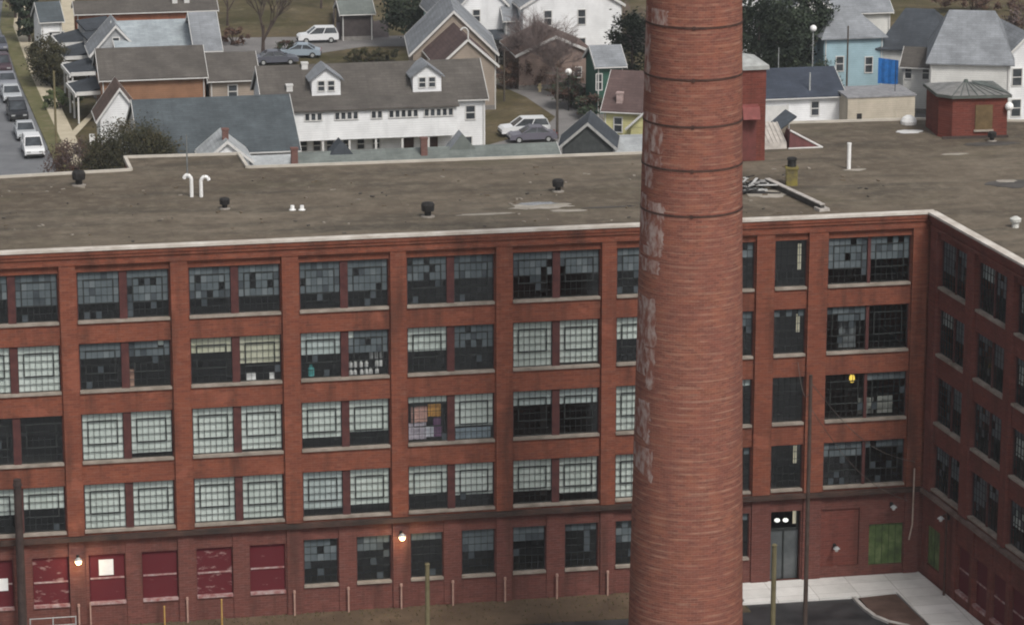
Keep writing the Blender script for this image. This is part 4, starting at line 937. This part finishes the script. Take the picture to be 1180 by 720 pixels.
# right cluster
h_eave('white garage row with navy roof right of the smokestack',872,976,112,3.4,80,WHITE,R_NAVY,slope=.42,name='garage',cat='garage',group='garages behind the mill',wins=[('f',1.4,2.2,.7,1.3)],doors=[('f',-2.6,2.6,2.6,TRIM)])
bf=empty('flat_shed',at(1016,112,3.6),G,'flat roofed beige shed beside the navy roofed garage','shed','sheds behind the mill'); bf.location.z=0
q=MB(); q.box(-3.3,3.3,0,5,0,3.6); q.build('wall',CREAM,bf); q=MB(); q.box(-3.4,3.4,-.1,5.1,3.6,3.75); q.build('roof',plain('felt_roof',(.24,.24,.25)),bf); q=MB(); q.box(-2.4,-1.9,-.03,-.003,1.5,2.1); q.build('hatch',BLACKM,bf)
bh=h_eave('pale blue house with grey hip roof right of the dark evergreens',948,1022,44,6.2,9,BLUE,R_GREY,slope=.6,hip=2.0,wins=[('f',1.6,3.4,.7,1.5),('f',-1.4,3.6,.7,1.4)])
h_gable('narrow pale blue annex with small grey gable',938,984,48,5.4,30,5,BLUE,R_GREY)
tp=MB(); w=2.0
for i in range(6):
    a=-w/2+w*i/6; b=-w/2+w*(i+1)/6; y=[0,.06,-.03,.07,0,.05,-.02]; tp.hexa([(a,y[i],0),(b,y[i+1],0),(b,y[i+1]+.04,0),(a,y[i]+.04,0),(a,y[i],2.5-.12*i/6),(b,y[i+1],2.5-.12*(i+1)/6),(b,y[i+1]+.04,2.5-.12*(i+1)/6),(a,y[i]+.04,2.5-.12*i/6)])
one('tarpaulin',tp,plain('bright_blue_tarp',(.02,.14,.42),.5),at(1023,97,3.0),'bright blue tarpaulin hung on the porch beside the pale blue house','tarpaulin',None,R(-20))
h_eave('white house under a charcoal roof behind the blue tarpaulin',1012,1090,58,5.0,10,WHITE2,R_DARK,slope=.6,rot=R(-14),hip=1.8)
h_eave('white cottage with grey brown roof in front of the charcoal roof',1038,1100,78,4.6,57,WHITE2,R_BROWN,slope=.4,rot=R(-14),wins=[('f',-1.9,4.0,.6,1.2),('f',-.2,4.0,.6,1.2)])
h_eave('big house with broad pale grey roof above the brick penthouse',1070,1166,74,6.4,12,WHITE2,R_GREY,slope=.62,rot=R(-8),hip=1.6)
h_gable('white gable house at the right edge with two stacked windows',1152,1216,72,6.0,40,12,WHITE,R_GREY,wins=[('l',-1.0,4.6,.9,1.6),('l',-1.0,1.6,.9,1.6)])
h_eave('grey roofed house at the top edge above the pale blue house',960,1030,14,5.0,-14,WHITE2,R_GREY,slope=.55)
h_gable('white house with two dark windows beside the smokestack top',842,880,2,6.4,-16,8,WHITE,R_GREY,wins=[('l',-.6,5.1,.6,1.3),('l',.6,5.1,.6,1.3),('l',1.5,5.1,.5,1.3)])
h_gable('white house between the tops of the two dark evergreens',905,962,16,5.4,-6,8,WHITE2,R_GREY)
sd=h_eave('dark timber shed at the end of the yard by the white car',392,432,16,3.0,2,plain('dark_boards',(.06,.05,.05)),R_OLIVE,slope=.4,name='shed',cat='shed',group='sheds behind the mill')
print('houses ok')

# ------------------------------------------------------------------ fences and poles
def fence(pts,h,label,mt,name='fence',step=2.0,group=None):
    root=empty(name,pts[0],0,label,'fence',group); o=Vector(pts[0]); m=MB(); n=0
    for a,b in zip(pts[:-1],pts[1:]):
        a=Vector(a)-o; b=Vector(b)-o; d=b-a; L=d.length; d.normalize(); nn=Vector((-d.y,d.x,0))*.03
        k=int(L/.2)
        for i in range(k):
            p=a+d*(i*L/k+.01); q=a+d*((i+.9)*L/k); hh=h*(.97+.03*((i*7)%3)/2)
            m.hexa([p-nn,q-nn,q+nn,p+nn]+[v+Vector((0,0,hh)) for v in (p-nn,q-nn,q+nn,p+nn)])
        for i in range(int(L/step)+1):
            p=a+d*(i*step); s=MB(); s.box(p.x-.07,p.x+.07,p.y+.04,p.y+.18,0,h+.08); s.build('post',mt,root)
    m.build('panel',mt,root)
fence([at(388,46),at(448,43)],1.9,'mauve grey board fence below the dark shed',plain('mauve_boards',(.15,.13,.14)))
fence([at(384,40),at(386,16)],1.7,'dark board fence at the edge of the brown yard',plain('dark_fence',(.08,.065,.06)))
fence([at(560,97),at(600,95)],1.0,'low pale rail fence on the lawn beside the alley',plain('pale_rail',(.38,.36,.30)))
def pole(p,h,label,mt=POLEW,arms=1,r=.14,name='utility_pole',lamp=False,group='utility poles'):
    root=empty(name,p,0,label,'utility pole' if name=='utility_pole' else 'street lamp' if lamp else 'post',group)
    m=MB(); m.tube((0,0,0),(0,0,h),r,r*.7,8); m.build('pole',mt,root)
    for i in range(arms):
        m=MB(); m.box(-1.1,1.1,-.06,.06,h-.6-.9*i,h-.48-.9*i)
        for x in (-1,-.5,.5,1): m.tube((x,0,h-.48-.9*i),(x,0,h-.3-.9*i),.04,.03,6)
        m.build('crossarm',mt,root)
    if lamp:
        m=MB(); m.ball((0,0,h+.25),.34,12,8); m.build('globe',GLOBE,root,True)
    return root
def top_pole(px,ybase,ytop): 
    b=at(px,ybase,0); return b, solve(lambda z: proj((b.x,b.y,z))[1],ytop,0,40)
b,h=top_pole(642,160,78); pole(b,h,'grey timber utility pole at the mouth of the alley beside the silver car',arms=1)
b,h=top_pole(581,117,58); pole(b,h,'thin timber pole on the lawn right of the rosy beige gable',arms=0,r=.1)
b,h=top_pole(66,197,82); pole(b,h,'tall weathered pole at the street corner on the left',POLEY,arms=0,r=.13)
b,h=top_pole(655,128,86); pole(b,h,'slim lamp post with white globe above the dark shrub by the alley',BLACKM,0,.06,'street_lamp',True,'street lamps')
b,h=top_pole(935,128,36); pole(b,h,'slim lamp post with white globe before the dark evergreens on the right',GALV,0,.06,'street_lamp',True,'street lamps')
b,h=top_pole(975,125,30); pole(b,h,'dark timber pole in front of the pale blue house',arms=0,r=.11)
b,h=top_pole(896,125,55); pole(b,h,'thin grey pole among the dark evergreens right of the smokestack',GALV,arms=0,r=.05)
b,h=top_pole(932,150,84); pole(b,h,'short grey pole against the white garage doors',GALV,arms=0,r=.1)
b,h=top_pole(1030,150,70); pole(b,h,'thin dark pole in front of the beige flat shed',BLACKM,arms=0,r=.04)
b,h=top_pole(213,222,170); 
m=MB(); m.tube((0,0,0),(0,0,2.6),.05,.04,8); m.tube((0,0,0),(0,0,.1),.12,.08,8); one('antenna_mast',m,plain('grey_mast',(.16,.17,.17)),rp(216,205),'thin grey mast standing behind the twin white pipes','mast')
# poles of the forecourt
up=pole(Vector((16.6,168.5,0)),0,'x') if False else None
b=at(927,745,0); h=solve(lambda z: proj((b.x,b.y,z))[1],432,0,60)
up=pole(b,h,'tall thin dark utility pole in the forecourt between the doorway and the wide corner windows',mat('dark_timber',(.05,.034,.028),(.085,.06,.05),2),arms=0,r=.13)
b2=at(890,742,0); h2=solve(lambda z: proj((b2.x,b2.y,z))[1],628,0,30)
m=MB(); m.tube((0,0,0),(0,0,h2),.15,.13,8); m.tube((0,0,h2),(0,0,h2+.08),.17,.1,8); one('timber_post',m,POLEY,b2,'mossy yellow timber post before the lit doorway','post','timber posts in the forecourt')
b3=at(493,742,0); h3=solve(lambda z: proj((b3.x,b3.y,z))[1],650,0,30)
m=MB(); m.tube((0,0,0),(0,0,h3),.14,.12,8); m.tube((0,0,h3),(0,0,h3+.08),.16,.1,8); one('timber_post',m,POLEY,b3,'mossy yellow timber post before the dark windows right of the lit lamp','post','timber posts in the forecourt')
b4=at(27,735,0); h4=solve(lambda z: proj((b4.x,b4.y,z))[1],552,0,30)
m=MB(); m.tube((0,0,0),(0,0,h4),.24,.21,10); m.tube((0,0,h4*.96),(0,0,h4*.97),.25,.25,10); one('timber_post',m,mat('tarred_timber',(.035,.024,.022),(.06,.042,.038),2),b4,'thick dark tarred post at the left edge of the picture','post','timber posts in the forecourt')
for px,yb,ht,mt,lab in ((256,722,1.6,YELP,'slim yellow stake at the wall under the peeling crimson board'),(105,724,1.5,PINKP,'slim pale stake at the wall beside the handrail'),(190,722,1.2,YELP,'short ochre stake at the wall left of the peeling boards')):
    b5=at(px,yb,0); m=MB(); m.tube((0,0,0),(0,0,ht),.05,.045,8); m.tube((0,0,ht),(0,0,ht+.05),.06,.03,8); one('marker_stake',m,mt,b5,lab,'stake','marker stakes by the mill wall')
# wires from the forecourt pole to the mill
for k,(z0,tx,tz,lab) in enumerate(((.4,33.0,6.9,'upper sagging wire from the forecourt pole to the mill corner'),(1.8,32.6,4.6,'lower sagging wire from the forecourt pole to the mill corner'),(.9,25.9,13.2,'short wire from the forecourt pole up to the mill front'))):
    a=Vector((b.x,b.y,h-z0)); e=FAC@Vector((tx,-.25,tz)); m=MB(); pts=[a.lerp(e,i/10)-Vector((0,0,1.0*math.sin(math.pi*i/10))) for i in range(11)]
    m.path([p-a for p in pts],.018,5); o=m.build('overhead_wire',mat('grey_cable',(.12,.10,.09))); o.location=a; tag(o,lab,'wire','overhead wires in the forecourt')
# handrail bottom left
hr=empty('handrail',at(48,731),FA,'pale pipe handrail at the bottom left beside the mill wall','handrail')
m=MB()
for z in (.95,.5): m.path([(-.6,0,z),(1.9,0,z)],.03)
m.build('rail',GALV,hr)
for x in (-.6,.65,1.9):
    m=MB(); m.tube((x,0,0),(x,0,.98),.035); m.build('post',GALV,hr)
# signs in the streets
sg=empty('street_sign',at(107,182),0,'white box sign on a short post among the brown shrubs on the left','sign')
m=MB(); m.tube((0,0,0),(0,0,1.2),.06); m.build('post',BLACKM,sg)
m=MB(); m.box(-.24,.24,-.15,.15,1.2,2.2); m.build('panel',WHT,sg)
m=MB(); m.tube((0,0,0),(0,0,.6),.16,.14,10); m.ball((0,0,.68),.18,10,6); m.tube((-.25,0,.45),(.25,0,.45),.07); one('hydrant',m,plain('yellow_hydrant',(.5,.42,.25)),at(622,106),'pale yellow hydrant on the grass by the alley bend','hydrant')

# ------------------------------------------------------------------ plants
def crown(mb,c,rx,ry,rz,clumps,per,leaf,rs,flat=.0,nm=3):
    for _ in range(clumps):
        while True:
            p=Vector((rs.uniform(-1,1),rs.uniform(-1,1),rs.uniform(-1,1)))
            if p.length<=1: break
        if p.length<.5: p*=1.5
        cc=Vector((c[0]+p.x*rx,c[1]+p.y*ry,c[2]+p.z*rz)); cr=rs.uniform(.18,.38)*min(rx,rz)
        tone=rs.choices(range(nm),weights=[4,4,2][:nm])[0]
        for _ in range(per):
            q=Vector((rs.gauss(0,1),rs.gauss(0,1),rs.gauss(0,.8))); q=cc+q*(cr*.55)
            a=Vector((rs.gauss(0,1),rs.gauss(0,1),rs.gauss(0,1))).normalized(); b=a.orthogonal().normalized(); s=leaf*rs.uniform(.6,1.3)
            t=tone if rs.random()<.75 else rs.randrange(nm)
            mb.face([q-a*s,q+b*s*.55,q+a*s,q-b*s*.55],t)
def tree(px,yb,H,rx,leaf_m,label,trunk_h=None,cl=60,per=90,leaf=.19,seed=1,name='evergreen_tree',cone=False,group='trees behind the mill',loc=None,cat='tree'):
    rs=random.Random(seed); p=loc or at(px,yb,0); root=empty(name,p,rs.uniform(0,6),label,cat,group)
    th=H*.25 if trunk_h is None else trunk_h
    m=MB(); m.tube((0,0,0),(0,0,H*.8),.22*H/10,.06,8)
    for i in range(7):
        a=rs.uniform(0,6.28); z=th+(H*.75-th)*i/7; m.tube((0,0,z),(rx*.6*math.cos(a),rx*.6*math.sin(a),z+rs.uniform(.2,1)),.06,.02,5)
    m.build('trunk',BARK,root)
    m=MB()
    if cone:
        for i in range(8):
            t=i/7; crown(m,(0,0,th+(H-th)*t*.95),rx*(1-t*.8),rx*(1-t*.8),(H-th)/8,max(4,int(cl*(1-t*.75)/5)),per,leaf,rs)
    else: crown(m,(0,0,th+(H-th)/2),rx,rx,(H-th)/2,cl,per,leaf,rs)
    m.build('crown',leaf_m,root)
def bush(px,yb,w,h,leaf_m,label,cl=25,per=60,leaf=.16,seed=3,d=None,name='shrub',group='shrubs behind the mill',rz=G,bare=False,loc=None):
    rs=random.Random(seed); root=empty(name,loc or at(px,yb,0),rz,label,'hedge' if name=='hedge' else 'shrub',group)
    m=MB(); m2=MB()
    crown(m,(0,0,h*.55),w/2*.9,(d or w)/2*.9,h*.5,cl,per,leaf,rs)
    m.build('foliage',leaf_m,root)
    for i in range(9):
        a=rs.uniform(0,6.28); q=rs.uniform(.2,.8); m2.tube((0,0,0),(w/2*q*math.cos(a),(d or w)/2*q*math.sin(a),h*.7),.05,.02,5)
    m2.build('stem',BARK,root)
def bare_tree(p,H,label,seed,mt=BARK,spread=.6,r0=.2,depth=5,nb=3,group='bare trees behind the mill'):
    rs=random.Random(seed); root=empty('bare_tree',p,0,label,'tree',group); m=MB(); t=MB()
    def grow(a,d,L,r,k):
        b=a+d*L; (m if k==depth else t).tube(a,b,r,r*.62,6 if k>depth-2 else 4,caps=False)
        if k==0: return
        for i in range(nb if k<depth else nb+1):
            q=Vector((rs.gauss(0,1),rs.gauss(0,1),rs.gauss(0,.6))).normalized(); nd=(d+q*spread).normalized(); nd.z=max(nd.z,-.05)+.12; nd.normalize()
            grow(a.lerp(b,rs.uniform(.55,1)),nd,L*rs.uniform(.6,.85),r*.58,k-1)
    grow(Vector((0,0,0)),Vector((.03,0,1)),H*.34,r0,depth)
    m.build('trunk',mt,root); t.build('crown',mt,root)
tree(476,56,9.0,3.3,LEAF_D,'broad dark evergreen at the end of the side road',trunk_h=1.6,cl=75,seed=2)
tree(728,112,9.5,2.6,LEAF_D,'dark evergreen directly left of the smokestack',trunk_h=.8,cl=70,seed=5)
tree(873,118,11.5,3.0,LEAF_D,'dark evergreen touching the right side of the smokestack',trunk_h=.6,cl=85,seed=6,cone=False)
tree(900,112,10.5,3.1,LEAF_D,'middle one of the dark evergreens above the navy roof',trunk_h=.6,cl=85,seed=7)
tree(930,108,12.5,2.4,LEAF_D,'tallest and rightmost dark evergreen beside the pale blue house',trunk_h=.6,cl=80,seed=8)
bush(944,118,4.0,4.5,LEAF_D,'dark low evergreen bush at the foot of the pale blue house',seed=88,cl=30)
tree(34,50,7.5,1.5,LEAF_D,'slim dark evergreen beside the sidewalk at the top left',trunk_h=.5,cl=45,seed=9,leaf=.24)
tree(18,22,7.0,2.2,LEAF_P,'brown grey tree at the top left corner beside the street',trunk_h=1.5,cl=35,seed=10)
bush(56,98,4.4,4.4,LEAF_H,'tall dark hedge clump between the sidewalk and the terrace',seed=11,d=9,cl=90,per=80,leaf=.13)
bush(70,126,4.4,1.8,LEAF_G,'green low shrubs in front of the nearest terrace house',seed=12,leaf=.16,cl=22)
bush(152,226,8.6,6.2,LEAF_H,'large rounded dark bush at the step of the mill parapet',cl=170,per=110,leaf=.115,seed=13,d=6)
bush(90,210,6.4,3.6,[LEAF_B[0],LEAF_P[2],LEAF_B[1]],'brown bare shrubs at the street corner',cl=90,per=60,leaf=.10,seed=14,d=5)
bush(72,190,1.6,1.4,[LEAF_B[1],POLEY,LEAF_B[2]],'ochre dry tuft beside the corner pole',cl=8,seed=15,leaf=.13)
bush(428,72,7.4,1.4,LEAF_H,'clipped long hedge behind the ridge of the white double house',cl=45,seed=16,d=1.4,name='hedge',leaf=.16)
bush(150,140,1.6,1.6,LEAF_G,'small green shrub at the wall of the little white gable house',cl=6,seed=41,leaf=.14)
bush(604,102,7.0,3.0,LEAF_B,'rust brown shrubs along the upper edge of the alley',cl=80,per=70,seed=17,d=3.0,leaf=.10)
bush(580,72,4.0,2.6,[LEAF_B[0],LEAF_D[1],LEAF_P[2]],'dark brown shrub below the white porch house',cl=26,seed=18)
bush(658,125,4.2,3.2,[LEAF_D[2],LEAF_B[0],LEAF_D[1]],'dark shrub under the globe lamp of the alley',cl=36,seed=19)
bush(680,136,3.0,2.4,[LEAF_D[2],LEAF_B[0],LEAF_D[1]],'dark shrub between the alley and the yellow house',cl=24,seed=20)
bush(702,116,3.2,3.0,LEAF_D,'dark green shrub between the green house and the maroon roof',cl=26,seed=21)
bush(497,66,2.6,1.5,LEAF_D,'small dark shrub at the corner of the rosy gable house',cl=12,seed=22,leaf=.15)
bush(330,66,3.0,1.6,[LEAF_D[2],LEAF_B[0],LEAF_H[0]],'dark shrub beside the bare tree behind the white double house',cl=16,seed=23,leaf=.16)
bush(270,52,3.4,1.8,LEAF_B,'brown thicket at the end of the silver roof',cl=18,seed=24,leaf=.16)
bush(730,60,3.4,4.0,LEAF_P,'mauve grey bush behind the dark evergreen left of the smokestack',cl=24,seed=25)
bush(1120,14,12,3.0,LEAF_B,'dark brown thicket along the top edge on the right',cl=50,seed=26,d=4)
bush(1172,44,4,4.0,[LEAF_B[0],LEAF_P[1],LEAF_B[1]],'brown bush between the broad grey roof and the right gable house',cl=26,seed=27)
bare_tree(at(303,72),11.5,'tall bare dark tree in the yard behind the white double house',31,r0=.24)
bare_tree(at(616,101),8.5,'mauve grey bare tree in front of the large plain white house',32,BARK2,.75,.18,6,4)
bush(652,112,4.6,3.0,[LEAF_P[1],LEAF_B[2],LEAF_P[0]],'pinkish twiggy thicket before the rosy low gable house',cl=40,per=60,leaf=.09,seed=52)
bush(618,96,4.6,3.6,[LEAF_P[1],LEAF_P[0],LEAF_P[2]],'mauve twiggy thicket at the left of the rosy low gable house',cl=40,per=60,leaf=.09,seed=53)
bare_tree(at(640,108),6.5,'smaller mauve bare tree beside the rosy low gable house',33,BARK2,.8,.14,6,4)
bare_tree(at(262,30),8.0,'bare tree at the end of the long brown roof',34,BARK,.6,.15)
bare_tree(at(370,10),8.0,'bare tree on the brown yard at the top edge',35,BARK,.6,.15)
bare_tree(at(22,36),8.5,'bare brown street tree at the upper left',36,BARK,.6,.16)
bare_tree(at(715,64),7.0,'bare grey tree behind the green house',37,BARK2,.7,.13)
print('plants ok')
# ------------------------------------------------------------------ cars
def car(p,rz,paint,label,kind='sedan',L=4.6,W=1.8,group='parked cars'):
    root=empty('parked_car',p,rz,label,'car',group); h=W/2
    P={'sedan':[(-.5,.35),(-.5,.78),(-.42,.92),(-.24,.97),(-.12,1.0),(.14,.98),(.22,.92),(.46,.80),(.5,.62),(.5,.35)],
       'suv':[(-.5,.4),(-.5,1.0),(-.47,1.08),(-.2,1.08),(.1,1.06),(.22,1.04),(.45,.95),(.5,.75),(.5,.4)]}[kind]
    R_={'sedan':[(-.36,.95),(-.2,1.42),(.04,1.45),(.24,.94)],'suv':[(-.48,1.06),(-.42,1.68),(.05,1.72),(.25,1.04)]}[kind]
    def extr(mb,prof,w0,w1=None,m=0,zs=None):
        n=len(prof); i0=len(mb.v)
        for sg in (-1,1):
            for (x,z) in prof:
                f=1.0
                if w1 is not None and z>zs: f=w1/w0
                mb.v.append((x*L,sg*w0*f,z))
        mb.f.append(tuple(i0+i for i in range(n))); mb.m.append(m); mb.f.append(tuple(i0+n+i for i in reversed(range(n)))); mb.m.append(m)
        for i in range(n):
            j=(i+1)%n; mb.f.append((i0+j,i0+i,i0+n+i,i0+n+j)); mb.m.append(m)
    b=MB(); extr(b,P,h); 
    top=[(R_[1][0]-.005,R_[1][1]-.02),(R_[1][0]+.01,R_[1][1]+.05),(R_[2][0]-.01,R_[2][1]+.05),(R_[2][0]+.01,R_[2][1]-.02)]
    extr(b,top,h*.80)
    for sg in (-1,1):                             # pillars
        for q in (0,3):
            a=Vector((R_[q][0]*L,sg*h*.93,R_[q][1])); c=Vector((R_[1 if q==0 else 2][0]*L,sg*h*.79,R_[1 if q==0 else 2][1])); b.tube(a,c,.05,.05,5)
        a=Vector(((R_[0][0]+R_[3][0])/2*L,sg*h*.93,R_[0][1])); c=Vector(((R_[1][0]+R_[2][0])/2*L,sg*h*.8,R_[1][1])); b.tube(a,c,.045,.045,5)
    b.build('body',paint,root)
    g=MB(); extr(g,R_,h*.92,h*.77,0,1.2); g.build('glazing',PANE,root)
    for sx in (-.31,.31):
        for sg in (-1,1):
            w=MB(); w.tube((sx*L,sg*(h-.2),.33),(sx*L,sg*(h+.02),.33),.33,.33,14); wo=w.build('wheel',mat('tyre',(.02,.02,.02)),root)
            w=MB(); w.tube((sx*L,sg*(h+.021),.33),(sx*L,sg*(h+.035),.33),.19,.17,10); w.build('rim',GALV,wo)
    for sg in (-1,1):
        w=MB(); w.box(.492*L,.503*L,sg*h*.62-.18,sg*h*.62+.18,.62,.76); w.build('headlight',GALV,root)
        w=MB(); w.box(-.504*L,-.494*L,sg*h*.7-.12,sg*h*.7+.12,.72,.9); w.build('tail_light',plain('red_lens',(.3,.02,.02)),root)
    w=MB(); w.box(.5*L,.512*L,-h*.9,h*.9,.36,.5); w.box(-.512*L,-.5*L,-h*.9,h*.9,.36,.5); w.build('bumper',mat('bumper_black',(.03,.03,.03)),root)
def paint(n,c): return mat(n+'_car_paint',c,rough=.3,spec=.5)
WP=paint('white',(.72,.73,.74)); SP=paint('silver',(.42,.44,.46)); BP=paint('black',(.012,.013,.016)); PP=paint('plum',(.06,.035,.045)); GP=paint('grey',(.22,.23,.26)); LB=paint('pale_blue',(.30,.36,.42)); DKB=paint('dark_slate',(.10,.105,.13))
sd_=math.atan2(-.97,.225)
car(at(38,178),sd_,WP,'white car nearest the mill on the left street, front towards us','suv')
car(at(29,158),sd_,SP,'silver white car parked close behind the nearest white one')
car(at(20,136),sd_,BP,'black car with dark grille third in the row on the left street','suv')
car(at(13,115),sd_,SP,'silver car parked behind the black one on the left street')
car(at(8,100),sd_,GP,'grey car fifth in the row on the left street')
car(at(2,82),sd_,PP,'dark plum car at the left edge of the picture','suv')
car(at(-2,58),sd_,DKB,'dark car at the far end of the row on the left street')
car(at(366,49),G+R(180),WP,'white hatchback estate on the side road behind the white double house','suv',4.4)
car(at(345,66),G+R(170),LB,'pale blue car behind the roof ridge of the white double house')
car(at(318,74),G,DKB,'dark car under the bare tree behind the white double house')
car(at(604,156),G+R(182),WP,'white estate car on the alley next to the lawn','suv',4.7)
car(at(613,163),G+R(180),paint('mauve_grey',(.13,.125,.155)),'mauve grey saloon in front of the white estate car',L=4.5)
print('cars ok')
# ------------------------------------------------------------------ air
m=MB(); m.box(-510,510,-130,910,-1,72); hz=m.build('haze',[]); hm=bpy.data.materials.new('haze_air'); hm.use_nodes=True; nt=hm.node_tree; nt.nodes.remove(nt.nodes['Principled BSDF'])
pv=N(nt,'ShaderNodeVolumePrincipled'); pv.inputs['Color'].default_value=(.86,.90,.95,1); pv.inputs['Density'].default_value=.00013; nt.links.new(pv.outputs[0],nt.nodes['Material Output'].inputs['Volume'])
hz.data.materials.append(hm); tag(hz,kind='stuff')
# ------------------------------------------------------------------ light, sky, camera
w=bpy.data.worlds.new('World'); SC.world=w; w.use_nodes=True; nt=w.node_tree
sky=N(nt,'ShaderNodeTexSky',sky_type='NISHITA'); sky.sun_disc=False
EL=R(50); AZ=R(-38)        # sun to the right of and behind the viewer
sky.sun_elevation=EL; sky.sun_rotation=R(152); sky.dust_density=4; sky.ozone_density=1.0
hs=N(nt,'ShaderNodeHueSaturation'); hs.inputs['Saturation'].default_value=.25
nt.links.new(sky.outputs[0],hs.inputs['Color']); bg=nt.nodes['Background']; nt.links.new(hs.outputs[0],bg.inputs[0]); bg.inputs[1].default_value=.09
sun=bpy.data.lights.new('sun','SUN'); sun.energy=1.5; sun.angle=R(14); sun.color=(1,.95,.88)
so=bpy.data.objects.new('sun',sun); COL.objects.link(so)
dirv=Vector((math.sin(R(152))*math.cos(EL),math.cos(R(152))*math.cos(EL),math.sin(EL)))   # towards the sun
so.rotation_euler=(-dirv).to_track_quat('-Z','Y').to_euler(); so.location=(60,60,120)
cam=bpy.data.cameras.new('camera'); co=bpy.data.objects.new('camera',cam); COL.objects.link(co); SC.camera=co
co.location=(0,0,CAMH); co.rotation_euler=(R(90)-PITCH,0,0); cam.sensor_width=36; cam.lens=FPX/1180*36; cam.clip_end=3000; cam.clip_start=1
SC.view_settings.view_transform='Standard'; SC.view_settings.look='None'; SC.view_settings.exposure=0.48; SC.view_settings.gamma=1
SC.render.resolution_x=1024; SC.render.resolution_y=624
SC.render.engine='CYCLES'; SC.cycles.max_bounces=6; SC.cycles.filter_width=2.0; SC.cycles.transparent_max_bounces=12
